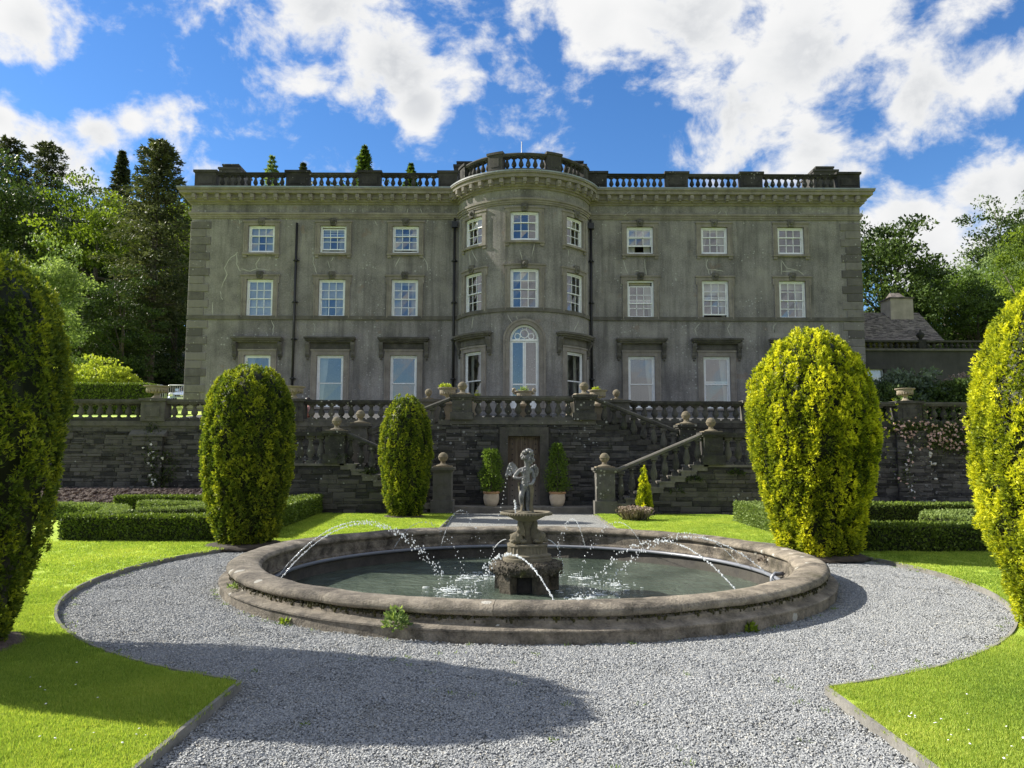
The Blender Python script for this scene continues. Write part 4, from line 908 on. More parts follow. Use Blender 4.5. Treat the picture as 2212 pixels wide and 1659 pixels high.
# urns
def urn(name, c, rim, h, label, cat='urn', fluted=True, handles=False, foot=.5, mat='urn_stone'):
    t = thing(name, c, label, cat); b = MB(); r = rim
    P = [(foot * r, 0), (foot * r, .05 * h), (.32 * r, .12 * h), (.20 * r, .30 * h), (.19 * r, .40 * h), (.3 * r, .45 * h), (.62 * r, .55 * h), (.80 * r, .70 * h), (.80 * r, .82 * h), (.74 * r, .86 * h), (.95 * r, .93 * h), (1.0 * r, .96 * h), (1.0 * r, h), (.9 * r, h), (.8 * r, .9 * h), (.001, .88 * h)]
    b.lathe(P, 20, c)
    if fluted:
        for i in range(20):
            a = 2 * pi * i / 20; b.ball((c[0] + .72 * r * math.cos(a), c[1] + .72 * r * math.sin(a), c[2] + .62 * h), .1 * r, 5, 4, (1, 1, 1.7))
    b.box(c[0] - foot * r * 1.05, c[0] + foot * r * 1.05, c[1] - foot * r * 1.05, c[1] + foot * r * 1.05, c[2] - .03, c[2] + .02); b.obj('bowl', mat, t)
    if handles:
        for sg in (-1, 1):
            q = MB(); q.tube([(c[0] + sg * r * k_[0], c[1], c[2] + h * k_[1]) for k_ in ((.8, .80), (1.05, .86), (1.18, 1.0), (1.14, 1.16), (1.0, 1.18), (.94, 1.08), (1.02, 1.0))], .035, 6); q.obj('handle', mat, t)
    return t
pz = ZR + .03
p = U(323, 862, yt); urn('stone_urn', (-11.15, yt, pz), .40, .40, 'shallow stone urn on the terrace pier in front of the metal barriers')
urn('stone_urn', (-6.85, yt, pz), .36, .40, 'stone urn on the terrace pier just behind the second clipped yew')
urn('stone_urn', (12.35, yt, pz), .30, .40, 'pale wide stone urn on the pier above the climbing roses')
def pedestal(c, w, z0, z1, parent):
    b = MB(); b.box(c[0] - w / 2, c[0] + w / 2, c[1] - w / 2, c[1] + w / 2, z0, z1 - .06); b.box(c[0] - w * .6, c[0] + w * .6, c[1] - w * .6, c[1] + w * .6, z1 - .06, z1 - .03); b.obj('pedestal', 'urn_stone', parent)
def puff(name, c, r, n, mat, rg, parent, ln=.07, wd=.03, sq=(1, 1, 1)):
    D = unit(rg.normal(size=(n, 3))); D[:, 2] = np.abs(D[:, 2]) * .8 + .05; D = unit(D); P = np.array(c) + D * np.array(sq) * r * rg.uniform(.5, 1, (n, 1))
    V, F = blades(P, unit(D + rg.normal(size=(n, 3)) * .5), rg.uniform(.6, 1.2, n) * ln, np.full(n, wd), rg); return np_obj(name, np_mesh(name, V, F, mat, rg.random(n)), parent)
rgu = np.random.default_rng(5)
for px, py, y, lab, r, dx in ((967, 838, 23.0, 'stone tazza planter with pale yellow flowers left of the platform balustrade', .30, -.07), (1291, 843, 23.0, 'stone tazza planter with sparse pale flowers right of the platform balustrade', .30, -.05)):
    c = U(px, py, y); t = urn('stone_planter', (c.x, y, c.z - .45), r, .45, lab, 'planter'); pedestal((c.x, y), .36, ZT, c.z - .45, t)
    puff('flowers', (c.x + dx, y, c.z), .15 if px < 1100 else .10, 260 if px < 1100 else 130, 'gold_shrub_leaf', rgu, t, .06, .04, (1.3, 1, .9))
c = U(1132, 845, 23.1); t = urn('stone_urn', (c.x, 23.1, c.z - .42), .29, .42, 'pale two-handled stone urn with green plant before the arched door', 'urn', True, True); pedestal((c.x, 23.1), .38, ZT, c.z - .42, t); puff('foliage', (c.x, 23.1, c.z - .03), .12, 160, 'pale_leaf', rgu, t, .11, .022)
# ------------------------------------------------------------------ lawns with timber edging
def ngon_obj(name, outline, z, mat, kind='structure', side=.07):
    bm = bmesh.new(); vs = [bm.verts.new((x, y, z)) for x, y in outline]; f = bm.faces.new(vs); bmesh.ops.triangulate(bm, faces=[f])
    lo = [bm.verts.new((x, y, z - side)) for x, y in outline]
    for i in range(len(vs)): bm.faces.new((vs[i], vs[(i + 1) % len(vs)], lo[(i + 1) % len(vs)], lo[i]))
    bmesh.ops.recalc_face_normals(bm, faces=bm.faces); me = bpy.data.meshes.new(name); bm.to_mesh(me); bm.free(); me.materials.append(MATS[mat])
    return tag(register(bpy.data.objects.new(name, me)), kind=kind)
PL, PR_, QL, QR = -1.54, 2.23, -1.865, 2.13            # path edges behind and in front of the fountain
LZ = .055
def border(sg):
    xb, xf = (PL, QL) if sg < 0 else (PR_, QR); dxb, dxf = xb - GC.x, xf - GC.x
    a0 = math.atan2(math.sqrt(GR ** 2 - dxb ** 2), dxb); a1 = math.atan2(-math.sqrt(GR ** 2 - dxf ** 2), dxf)
    if sg < 0: a1 += 2 * pi
    arc = [(GC.x + GR * math.cos(a0 + (a1 - a0) * i / 64), GC.y + GR * math.sin(a0 + (a1 - a0) * i / 64)) for i in range(65)]
    return [(xb, 20.45)] + arc + [(xf, -4)]
EDGES = []
for sg in (-1, 1):
    bd = border(sg); EDGES.append(bd); o = ngon_obj('lawn', bd + [(sg * 30, -4), (sg * 30, 20.45)], LZ, 'turf')
    e = MB(); n = len(bd); nrm = []
    for i, p in enumerate(bd):
        q0, q1 = bd[max(0, i - 1)], bd[min(n - 1, i + 1)]; t = Vector((q1[0] - q0[0], q1[1] - q0[1])).normalized(); nrm.append((t.y * sg, -t.x * sg))
    vs = []
    for p, m_ in zip(bd, nrm): vs += [(p[0] + m_[0] * .028, p[1] + m_[1] * .028, 0), (p[0] + m_[0] * .028, p[1] + m_[1] * .028, LZ + .012), (p[0] + m_[0] * .003, p[1] + m_[1] * .003, LZ + .012), (p[0] + m_[0] * .003, p[1] + m_[1] * .003, 0)]
    if sg > 0: vs = [(x, y, z) for x, y, z in vs]
    e.add(vs, [(i * 4 + j, i * 4 + (j + 1) % 4, i * 4 + 4 + (j + 1) % 4, i * 4 + 4 + j) for i in range(n - 1) for j in range(4)]); tag(e.obj('lawn_edging', 'edging_timber'), kind='structure')

# ------------------------------------------------------------------ fountain basin
bas = thing('fountain_basin', FC, 'wide round weathered stone fountain basin on the gravel', 'fountain basin')
NB = 14; rs = random.Random(6)
base_prof = [(3.87, -.05), (3.865, .098), (3.882, .102), (3.882, .118), (3.865, .126), (3.785, .140), (3.76, .150), (3.76, .180), (3.735, .186), (3.705, .215)]
cop_prof = [(3.70, .205), (3.745, .207), (3.785, .225), (3.80, .255), (3.785, .285), (3.74, .305), (3.66, .315), (3.54, .312), (3.45, .295), (3.405, .265), (3.40, .235), (3.43, .215), (3.46, .205)]
def wob(o, amp, sc_):                                   # weathered, uneven edges
    import mathutils.noise as mn
    for v in o.data.vertices:
        d = mn.noise(v.co * sc_) * amp + mn.noise(v.co * sc_ * 4) * amp * .5
        rr = math.hypot(v.co.x - FC.x, v.co.y - FC.y); v.co.x += (v.co.x - FC.x) / rr * d; v.co.y += (v.co.y - FC.y) / rr * d; v.co.z += mn.noise(v.co * sc_ * 1.3 + Vector((5, 5, 5))) * amp
for i in range(NB):
    a0, a1 = 2 * pi * i / NB + .0005 + .13, 2 * pi * (i + 1) / NB - .0005 + .13
    b = MB(); P = cop_prof + [cop_prof[0]]; b.lathe(P, 16, FC, True, a0, a1)
    o = b.obj('coping_stone', 'basin_stone', bas); wob(o, .011, 1.7); wob(o, .004, 9)
b = MB(); b.lathe(base_prof, 220, FC, False, cap=False); o = b.obj('plinth', 'basin_stone', bas); wob(o, .006, 1.5)
rm = random.Random(44); b = MB()
for _ in range(2600):
    a = rm.choice([rm.gauss(-2.75, .22), rm.gauss(-2.2, .25), rm.gauss(-1.2, .6), rm.gauss(-.4, .25), rm.uniform(-pi, pi)]); r = rm.uniform(3.70, 3.765); z = .20 + abs(rm.gauss(0, .012)) - (.04 * rm.random() if r > 3.745 else 0)
    b.ball((FC.x + r * math.cos(a), FC.y + r * math.sin(a), z), rm.uniform(.006, .017), 5, 3, (1, 1, 1.3))
tag(b.obj('moss', 'basin_moss', bas, fix=False), kind='stuff')
b = MB(); b.lathe([(3.465, .215), (3.47, .18), (3.44, .16), (3.45, .05), (3.42, .02), (3.42, .0)], 160, FC, False, cap=False); o = b.obj('inner_moulding', 'basin_stone', bas); wob(o, .006, 2)
b = MB(); b.lathe([(3.42, .0), (3.34, -.03), (3.34, -.6), (.01, -.6)], 128, FC, cap=False); b.obj('lining', 'basin_inner', bas)
b = MB(); n = 96; b.tube([(FC.x + 3.31 * math.cos(2 * pi * i / n), FC.y + 3.31 * math.sin(2 * pi * i / n), -.005) for i in range(n + 1)], .027, 7, True, False)
pe = G(1690, 1250, -.02); pe = FC + Vector((pe.x - FC.x, pe.y - FC.y, 0)).normalized() * 3.27
b.tube([pe + Vector((0, 0, -.3)), pe + Vector((0, 0, .0)), pe + Vector((.05, .02, .04)), pe + Vector((.16, .02, .04))], .03, 7); b.obj('water_pipe', 'pipe_grey', bas)
WZ = -.2
b = MB(); seg = 96; rr_ = [.02, .5, 1, 1.5, 2, 2.5, 3, 3.345]; b.lathe([(r, WZ) for r in rr_], seg, FC, cap=False); tag(b.obj('pool_water', 'water'), kind='structure')

# ------------------------------------------------------------------ fountain pedestal, dolphins and bowl
SX, SY = .2, 10.5
ped = thing('fountain', (SX, SY, WZ), 'carved stone fountain pedestal with dolphins and shallow bowl in the basin', 'fountain')
rf_ = random.Random(8)
b = MB(); N = 30
pr = [(.40, -.07), (.455, -.05), (.485, .0), (.48, .05), (.43, .085), (.30, .09), (.01, .09)]
zs_ = U(1138, 1232, SY - .35).z; zs_ = .095
b.lathe([(r, z + zs_) for r, z in pr], N, (SX, SY, 0))
for i, v in enumerate(b.v):
    if math.hypot(v[0] - SX, v[1] - SY) > .3: b.v[i] = (v[0] + rf_.uniform(-.018, .018), v[1] + rf_.uniform(-.018, .018), v[2] + rf_.uniform(-.014, .014))
b.obj('rough_slab', 'tufa', ped); b = MB()
for _ in range(900):
    a = rf_.uniform(0, 2 * pi); t_ = rf_.random(); r = .32 + .165 * t_ if t_ < .8 else .485; z = zs_ + .09 - .03 * t_ * t_ if t_ < .8 else zs_ + rf_.uniform(-.055, .06); b.ball((SX + r * math.cos(a), SY + r * math.sin(a), z), rf_.uniform(.008, .02), 5, 3)
tag(b.obj('pebble_crust', 'tufa', ped, fix=False), kind='stuff')
for i in range(5):
    a = -pi / 2 + .55 + 2 * pi * i / 5; q = MB(); q.box(-.09, .09, -.07, .07, WZ - .4, zs_ - .055)
    q.v = [(SX + .36 * math.cos(a) + x * -math.sin(a) + y * math.cos(a) + rf_.uniform(-.015, .015), SY + .36 * math.sin(a) + x * math.cos(a) + y * math.sin(a) + rf_.uniform(-.015, .015), z) for x, y, z in q.v]; q.obj('support_stone', 'green_moss' if abs(a + pi / 2 + .55) < .9 and math.cos(a) < 0 and math.sin(a) < -.3 else 'tufa', ped)
MB().lathe([(.27, WZ - .4), (.27, zs_ - .06)], 10, (SX, SY, 0)).obj('support_core', 'basin_inner', ped)
zd0 = zs_ + .09; b = MB()
NF = 60
def lobed(r, z, amp):
    return [(SX + (r + amp * (1 if i % 2 else -1)) * math.cos(2 * pi * i / NF) * (1 + .06 * math.cos(6 * pi * i / NF * 1.0)), SY + (r + amp * (1 if i % 2 else -1)) * math.sin(2 * pi * i / NF) * (1 + .06 * math.cos(6 * pi * i / NF)), z) for i in range(NF)]
rings = [(.335, 0, 0), (.335, .05, 0), (.315, .055, 0), (.32, .085, 0), (.275, .10, 0), (.265, .11, .006), (.26, .20, .008), (.275, .205, 0), (.275, .225, 0), (.12, .23, 0)]
vs = []
for r, z, am in rings: vs += lobed(r, zd0 + z, am)
b.add(vs, [(j * NF + i, j * NF + (i + 1) % NF, (j + 1) * NF + (i + 1) % NF, (j + 1) * NF + i) for j in range(len(rings) - 1) for i in range(NF)]); b.obj('fluted_drum', 'pedestal_stone', ped)
zd1 = zd0 + .225
for i in range(3):
    a = -pi / 2 - .75 + 2 * pi * i / 3; ca, sa = math.cos(a), math.sin(a); b = MB()
    sp = [(.25, .07, .045), (.235, .075, .075), (.20, .085, .085), (.15, .085, .075), (.11, .11, .062), (.10, .17, .055), (.115, .23, .045), (.125, .28, .036), (.105, .33, .028), (.08, .37, .02)]
    b.tube([(SX + r * ca, SY + r * sa, zd1 + z) for r, z, t in sp], [t for r, z, t in sp], 9)
    b.ball((SX + .265 * ca, SY + .265 * sa, zd1 + .05), .036, 8, 6, (1.1, 1.1, .7)); 
    for s2 in (-1, 1):
        b.ball((SX + .22 * ca - s2 * .065 * sa, SY + .22 * sa + s2 * .065 * ca, zd1 + .12), .026, 6, 5)
        b.ball((SX + .17 * ca - s2 * .10 * sa, SY + .17 * sa + s2 * .10 * ca, zd1 + .05), .05, 7, 5, (1, 1, .5))
    for s2 in range(5): b.ball((SX + (.19 - s2 * .018) * ca, SY + (.19 - s2 * .018) * sa, zd1 + .155 + .012 * s2), .022, 6, 4)
    b.ball((SX + .085 * ca, SY + .085 * sa, zd1 + .40), .05, 8, 6, (1.2, 1.2, .5)); b.obj('dolphin', 'pedestal_stone', ped)
zbw = U(1132, 1107, SY).z
b = MB(); h = zbw - zd1
b.lathe([(.10, 0), (.085, .05), (.065, .12), (.06, .22), (.075, h - .18), (.10, h - .14), (.085, h - .125), (.10, h - .12), (.18, h - .085), (.27, h - .04), (.335, h - .018), (.35, h - .008), (.35, h + .006), (.33, h + .012), (.315, h), (.25, h - .03), (.1, h - .045), (.001, h - .045)], 32, (SX, SY, zd1)); bw = b.obj('bowl', 'pedestal_stone', ped)
b = MB()
for i in range(56): a = 2 * pi * i / 56; b.ball((SX + .343 * math.cos(a), SY + .343 * math.sin(a), zbw - .014), .017, 6, 4)
b.obj('gadroon', 'pedestal_stone', bw)
MB().lathe([(.001, zbw - .012), (.305, zbw - .012)], 24, (SX, SY, 0)).obj('bowl_water', 'water', bw)

# ------------------------------------------------------------------ winged cherub on the bowl
zc0 = zbw - .01; HC = U(1142, 966, SY).z - zc0; cxs = U(1134, 1050, SY).x
ch = thing('cherub_statue', (cxs, SY, zc0), 'curly-haired winged cherub statue standing on the fountain bowl', 'statue')
S = HC / .985; TW = R(24)
def C(x, y, z): return Vector((cxs + (x * math.cos(TW) - y * math.sin(TW)) * S, SY + (x * math.sin(TW) + y * math.cos(TW)) * S, zc0 + z * S))
def skin(name, pts, edges, mat, parent, sub=2, root=0, thin=1.0):
    me = bpy.data.meshes.new(name); me.from_pydata([p[0] for p in pts], edges, []); o = bpy.data.objects.new(name, me); register(o, parent)
    o.modifiers.new('skin', 'SKIN').use_smooth_shade = True
    L = me.skin_vertices[0].data
    for i, p in enumerate(pts): r_ = p[1] if isinstance(p[1], tuple) else (p[1], p[1]); L[i].radius = (r_[0] * thin, r_[1] * thin); L[i].use_root = (i == root)
    s = o.modifiers.new('sub', 'SUBSURF'); s.levels = sub; s.render_levels = sub; me.materials.append(MATS[mat]); return o
K = S
pts = [(C(.02, 0, .42), .088 * K), (C(.01, .0, .50), .088 * K), (C(.01, .0, .58), .085 * K), (C(.02, .0, .64), .075 * K), (C(.03, -.01, .69), .042 * K), (C(.035, -.015, .745), .075 * K), (C(.04, -.02, .83), .088 * K), (C(.045, -.015, .90), .06 * K),
       (C(-.08, .02, .645), .043 * K), (C(-.19, .0, .53), .036 * K), (C(-.12, -.09, .52), .027 * K), (C(-.06, -.11, .545), .022 * K),      # raised arm, hand at the chest
       (C(.12, .01, .63), .043 * K), (C(.15, -.01, .50), .037 * K), (C(.07, -.10, .44), .029 * K), (C(.0, -.115, .43), .024 * K),               # other arm across the waist
       (C(-.035, .0, .36), .073 * K), (C(-.085, -.05, .24), .054 * K), (C(-.035, .03, .13), .042 * K), (C(.0, .06, .05), .03 * K), (C(-.02, .0, .025), .024 * K),
       (C(.06, .0, .36), .075 * K), (C(.05, -.02, .22), .06 * K), (C(.05, .01, .12), .045 * K), (C(.05, .0, .045), .032 * K), (C(.05, -.06, .025), .026 * K)]
ed = [(0, 1), (1, 2), (2, 3), (3, 4), (4, 5), (5, 6), (6, 7), (3, 8), (8, 9), (9, 10), (10, 11), (3, 12), (12, 13), (13, 14), (14, 15), (0, 16), (16, 17), (17, 18), (18, 19), (19, 20), (0, 21), (21, 22), (22, 23), (23, 24), (24, 25)]
body = skin('body', pts, ed, 'lead_statue', ch, thin=.77)
hc = C(.04, -.02, .835); b = MB()
fwd = Vector((.68, -.70, -.22)).normalized(); sd = Vector((.72, .69, 0)).normalized(); up = Vector((0, 0, 1))
b.ball(hc + fwd * .088 * K + up * -.012 * K, .02 * K, 7, 5, (.8, 1, 1.2)); b.ball(hc + fwd * .08 * K + up * -.042 * K, .018 * K, 7, 4, (1.2, .8, .4))
for s2 in (-1, 1):
    b.ball(hc + fwd * .078 * K + sd * s2 * .033 * K + up * .01 * K, .013 * K, 6, 4); b.ball(hc + fwd * .066 * K + sd * s2 * .045 * K + up * -.03 * K, .03 * K, 7, 5); b.ball(hc + sd * s2 * .088 * K - up * .005 * K, .022 * K, 6, 5)
b.ball(hc + fwd * .07 * K - up * .068 * K, .024 * K, 6, 5); b.obj('face', 'lead_statue', ch)
b = MB(); rg_ = random.Random(3)
for i in range(70):
    th = rg_.uniform(0, 2 * pi); ph = rg_.uniform(-.35, 1.5); v = Vector((math.cos(th) * math.cos(ph), math.sin(th) * math.cos(ph), math.sin(ph)))
    if v.dot(fwd) > .55 and v.z < .55: continue
    b.ball(hc + v * .092 * K + up * .012 * K, rg_.uniform(.02, .032) * K, 6, 5)
b.obj('curly_hair', 'lead_statue', ch)
for s2, base_, tips in ((-1, (-.05, .07, .62), [(-.11, .12, .73), (-.15, .14, .765), (-.20, .15, .74), (-.235, .15, .66), (-.27, .15, .55), (-.21, .14, .61), (-.15, .12, .60)]), (1, (.09, .07, .63), [(.14, .12, .68), (.20, .14, .715), (.26, .15, .71), (.30, .15, .655), (.30, .15, .60), (.28, .15, .55), (.23, .14, .57), (.17, .12, .58)])):
    b = MB(); c0 = C(*base_); T = [C(*t) for t in tips]; n = len(T); o_ = Vector((0, .022 * K, 0))
    b.add([c0 - o_] + [t - o_ for t in T] + [c0 + o_] + [t + o_ for t in T], [(0, i + 1, i + 2) for i in range(n - 1)] + [(n + 1, n + 3 + i, n + 2 + i) for i in range(n - 1)] + [(i + 1, n + 2 + i, n + 3 + i, i + 2) for i in range(n - 1)])
    for j, t in enumerate(T[2:]):
        for fz in (.35, .6, .85): q = c0.lerp(t, fz); b.ball(q - o_ * 1.2, .022 * K, 6, 4, (1, .5, 1.5))
    b.obj('wing', 'lead_statue', ch)
b = MB(); n = 22                                         # drapery falling behind the legs and round the hips
for sidej in range(1):
    vs = []
    for j, (z, r, dx) in enumerate([(.46, .10, .0), (.36, .112, .015), (.24, .095, .03), (.12, .082, .03), (.02, .10, .03)]):
        for i in range(n + 1):
            a = -pi * .46 + (pi * 1.55) * i / n; rr2 = r * (1 + .13 * math.sin(i * 2.6 + j)); vs.append(C(dx + rr2 * math.cos(a), rr2 * math.sin(a) * .9, z))
    b.add(vs, [(j * (n + 1) + i, j * (n + 1) + i + 1, (j + 1) * (n + 1) + i + 1, (j + 1) * (n + 1) + i) for j in range(4) for i in range(n)], True)
b.obj('drapery', 'pedestal_stone', ch)
b = MB(); b.lathe([(.15 * K, -.03 * K), (.145 * K, .01 * K), (.11 * K, .03 * K), (.001, .035 * K)], 12, (cxs + .01, SY, zc0)); b.obj('rock_base', 'pedestal_stone', ch)
b = MB(); q = C(-.075, -.125, .55)
for t in ((-.03, .0, .07), (.02, -.01, .09), (.0, .0, .045), (-.01, -.01, -.04), (.0, -.005, -.09), (.01, 0, -.13)): b.ball(q + Vector(t) * K, .02 * K, 6, 5)
b.tube([q + Vector((-.02, 0, .12)) * K, q, q + Vector((.02, .0, -.16)) * K], .012 * K, 5); b.obj('garland', 'lead_statue', ch)
# fingers of both hands
b = MB()
for hx_, hy_, hz_, dx_ in ((-.055, -.115, .55, 1), (-.01, -.12, .43, -1)):
    for i in range(4): b.tube([C(hx_, hy_, hz_ + .018 - i * .012), C(hx_ + dx_ * .022, hy_ - .012, hz_ + .018 - i * .013), C(hx_ + dx_ * (.034 - .004 * i), hy_ + .004, hz_ + .014 - i * .013)], .0075 * K, 5)
    b.tube([C(hx_, hy_, hz_ + .02), C(hx_ + dx_ * .01, hy_ - .016, hz_ + .042)], .008 * K, 5)
b.obj('fingers', 'lead_statue', ch)

# ------------------------------------------------------------------ water jets: beads and threads of water
JET = [(600, 1245, .80), (695, 1268, .82), (1178, 1297, .62), (1465, 1293, .70), (1640, 1274, .66), (1590, 1222, .55), (1385, 1192, .6), (1262, 1183, .62), (955, 1184, .78), (805, 1183, .6)]
where = ['rising from the left rim of the basin', 'rising near the front left of the basin', 'rising in front of the pedestal', 'rising near the front right of the basin', 'rising by the right rim of the basin', 'at the back right rim of the basin', 'at the back of the basin right of the bowl', 'just behind the pedestal to its right', 'at the back of the basin towards the small yew', 'at the back left rim of the basin']
rj = random.Random(14); splash = []
for (px, py, hj), wh in zip(JET, where):
    g = G(px, py, .0); d0 = Vector((g.x - FC.x, g.y - FC.y, 0)).normalized(); p0 = FC + d0 * 3.28; inward = -d0; back = py < 1230
    if px == 1178: inward = (inward + Vector((-.42, 0, 0))).normalized()
    if px == 695: inward = (inward + Vector((.30, .30, 0))).normalized()
    D = 2.3 if not back else 2.0; zpk = hj * .88; vz = math.sqrt(2 * 9.8 * zpk); tt = (vz + math.sqrt(vz * vz + 2 * 9.8 * .2)) / 9.8; b = MB()
    P = lambda t: p0 + inward * (D * t / tt) + Vector((0, 0, .01 + vz * t - 4.9 * t * t))
    n = 26; th = [P(tt * .34 * i / n) for i in range(n + 1)]; r0 = .0034 if not back else .0028
    b.tube([p + Vector((rj.uniform(-.004, .004), rj.uniform(-.004, .004), rj.uniform(-.004, .004))) for p in th], [r0 * rj.uniform(.45, 1.7) * (1 - .5 * i / n) for i in range(n + 1)], 6)
    th_ = b; b = MB()
    for i in range(170 if not back else 75):
        t = tt * (.01 + .99 * (i / (170 if not back else 75))); sp = .005 + .075 * max(0, t / tt - .4); q = P(t) + Vector((rj.gauss(0, sp), rj.gauss(0, sp), rj.gauss(0, sp * .7)))
        if q.z > WZ: b.ball(q, rj.uniform(.0035, .0105) * (.8 if back else 1.0), 6, 4, (1, 1, rj.uniform(1, 1.7)))
    splash.append(P(tt))
    jt = thing('water_jet', p0, f'arching jet of water {wh}', 'water jet', 'water jets round the basin'); th_.obj('thread', 'water_drop', jt); tag(b.obj('droplets', 'water_drop', jt, fix=False), kind='stuff')
b = MB(); bx = cxs - .13
b.tube([(bx, SY - .06, zbw - .02), (bx, SY - .06, zbw + .1)], .01, 6)
for i in range(8): b.ball((bx + rj.gauss(0, .008), SY - .06, zbw + .05 + .016 * i), .013, 6, 4)
for i in range(14): b.ball((bx - .08 - .012 * i + rj.gauss(0, .01), SY - .06, zbw + .62 - .055 * i), .007, 5, 4)
jt = thing('water_jet', (bx, SY - .06, zbw), 'small bubbling jet inside the bowl beside the cherub', 'water jet', 'water jets round the basin'); tag(b.obj('droplets', 'water_drop', jt, fix=False), kind='stuff')
for sg in (-1, 1):
    b = MB(); b.tube([(SX + sg * (.27 + .02 * i), SY - .05, zd1 + .06 - .0009 * i * i * 2) for i in range(9)], .006, 6)
    for i in range(12): b.ball((SX + sg * (.44 + .006 * i) + rj.gauss(0, .01), SY - .05, zd1 - .04 - .03 * i), .008, 5, 4)
    jt = thing('water_jet', (SX + sg * .27, SY - .05, zd1), 'thin spout of water from the mouth of the ' + ('left' if sg < 0 else 'right') + ' dolphin', 'water jet', 'water jets round the basin'); tag(b.obj('droplets', 'water_drop', jt, fix=False), kind='stuff')
sb = MB()
for c in splash:
    for i in range(45):
        a, r = rj.uniform(0, 2 * pi), abs(rj.gauss(0, .16)); sb.ball((c.x + r * math.cos(a), c.y + r * math.sin(a), WZ + abs(rj.gauss(0, .035)) * max(.2, 1 - r * 2)), rj.uniform(.003, .009), 5, 3)
    for i in range(26):
        a, r = rj.uniform(0, 2 * pi), abs(rj.gauss(0, .22)); sb.ball((c.x + r * math.cos(a), c.y + r * math.sin(a), WZ + .002), rj.uniform(.012, .045), 7, 3, (1.4, .6, .08))
tag(sb.obj('splash', 'foam'), kind='stuff')
# ------------------------------------------------------------------ clipped yews
def yew(name, c, prof, mat, seed, lumps, tufts, tl, label, group, lean=(0, 0), lump=(.10, .24), k_=5, extra=(), trim=.085):
    """prof: (radius, height) from the ground up; shoots stand in upright flame-shaped lumps over a dark core"""
    rg = np.random.default_rng(seed); c = np.array(c, float); pr = np.array(prof, float); pr[:, 0] = np.maximum(pr[:, 0] - trim, .01); pr[:, 1] *= 1 - trim / pr[-1, 1]; H = pr[-1, 1]
    t = thing(name, c, label, 'topiary', group)
    zz = np.linspace(0, H, 400); rr = np.interp(zz, pr[:, 1], pr[:, 0]); area = np.cumsum(rr + .05); area /= area[-1]
    u = (np.arange(lumps) + rg.random(lumps)) / lumps; z = np.interp(u, area, zz); th = (np.arange(lumps) * 2.399963 + rg.normal(size=lumps) * .14) % (2 * pi)
    r = np.interp(z, pr[:, 1], pr[:, 0]); dz = .02; slope = (np.interp(z + dz, pr[:, 1], pr[:, 0]) - np.interp(z - dz, pr[:, 1], pr[:, 0])) / (2 * dz)
    n_ = unit(np.stack([np.cos(th), np.sin(th), -slope], 1)); ph_ = rg.uniform(0, 6.28, 6); lf = np.sin(th * 7 + ph_[0] + z * 1.3) + np.sin(th * 11 + ph_[1] - z * 2.1) + np.sin(z * 5 + th * 4 + ph_[2]); off = rg.normal(size=lumps) * .022 + lf * .016 - .035
    ax_ = lambda zv: np.stack([c[0] + lean[0] * zv / H, c[1] + lean[1] * zv / H, c[2] + zv], 1)
    cen = ax_(z) + np.stack([r * np.cos(th), r * np.sin(th), 0 * z], 1) + n_ * off[:, None]
    lr = rg.uniform(.7, 1.3, lumps) * lump[0]; lh = rg.uniform(.7, 1.4, lumps) * lump[1]
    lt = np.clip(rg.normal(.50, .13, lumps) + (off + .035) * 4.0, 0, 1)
    for ex in extra: cen = np.vstack([cen, ex[0]]); n_ = np.vstack([n_, unit(np.array([[ex[1][0], ex[1][1], .3]]))]); lr = np.append(lr, ex[2]); lh = np.append(lh, ex[3]); lt = np.append(lt, .7)
    L = len(cen); away_ = (n_[:, :2] * unit(c[:2])).sum(1) > .35; idx = np.repeat(np.arange(L), np.where(away_, tufts // 3, tufts)); N = len(idx)
    d = rg.normal(size=(N, 3)); d = unit(d); s = (d * n_[idx]).sum(1) < -.15; d[s] *= -1
    taper = 1 - .55 * np.clip(d[:, 2], 0, 1)
    P = cen[idx] + d * np.stack([lr[idx] * taper, lr[idx] * taper, lh[idx]], 1) * rg.uniform(.75, 1.0, N)[:, None]
    base = unit(d * .55 + n_[idx] * .45 + np.array([0, 0, .75]))
    P2 = np.repeat(P, k_, 0); D = unit(np.repeat(base, k_, 0) + rg.normal(size=(N * k_, 3)) * .55)
    ln = rg.uniform(.55, 1.25, N * k_) * tl; V, F = blades(P2, D, ln, ln * .36, rg)
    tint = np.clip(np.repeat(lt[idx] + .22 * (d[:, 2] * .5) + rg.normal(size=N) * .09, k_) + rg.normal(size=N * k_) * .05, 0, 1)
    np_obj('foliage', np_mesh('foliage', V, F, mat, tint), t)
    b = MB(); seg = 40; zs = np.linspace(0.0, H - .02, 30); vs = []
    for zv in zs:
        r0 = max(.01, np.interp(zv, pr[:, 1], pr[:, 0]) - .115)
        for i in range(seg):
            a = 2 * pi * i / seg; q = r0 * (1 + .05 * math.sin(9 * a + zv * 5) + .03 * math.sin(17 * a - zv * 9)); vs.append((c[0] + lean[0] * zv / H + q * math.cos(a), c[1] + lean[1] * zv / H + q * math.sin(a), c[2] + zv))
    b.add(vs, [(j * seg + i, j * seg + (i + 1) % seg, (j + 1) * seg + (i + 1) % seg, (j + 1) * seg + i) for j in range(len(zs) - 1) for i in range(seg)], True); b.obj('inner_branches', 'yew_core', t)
    b = MB(); b.tube([(c[0], c[1], c[2] - .03), (c[0], c[1], c[2] + .4)], [.09, .07], 8); b.obj('trunk', 'bark', t); return t
EGG = lambda R_, H, b_=.5: [(R_ * b_ * .9, 0), (R_ * b_ * 1.12, .08 * H), (R_ * (b_ * .45 + .62), .25 * H), (R_ * .97, .42 * H), (R_, .53 * H), (R_ * .97, .65 * H), (R_ * .86, .77 * H), (R_ * .67, .87 * H), (R_ * .42, .945 * H), (R_ * .18, .985 * H), (.01, H)]
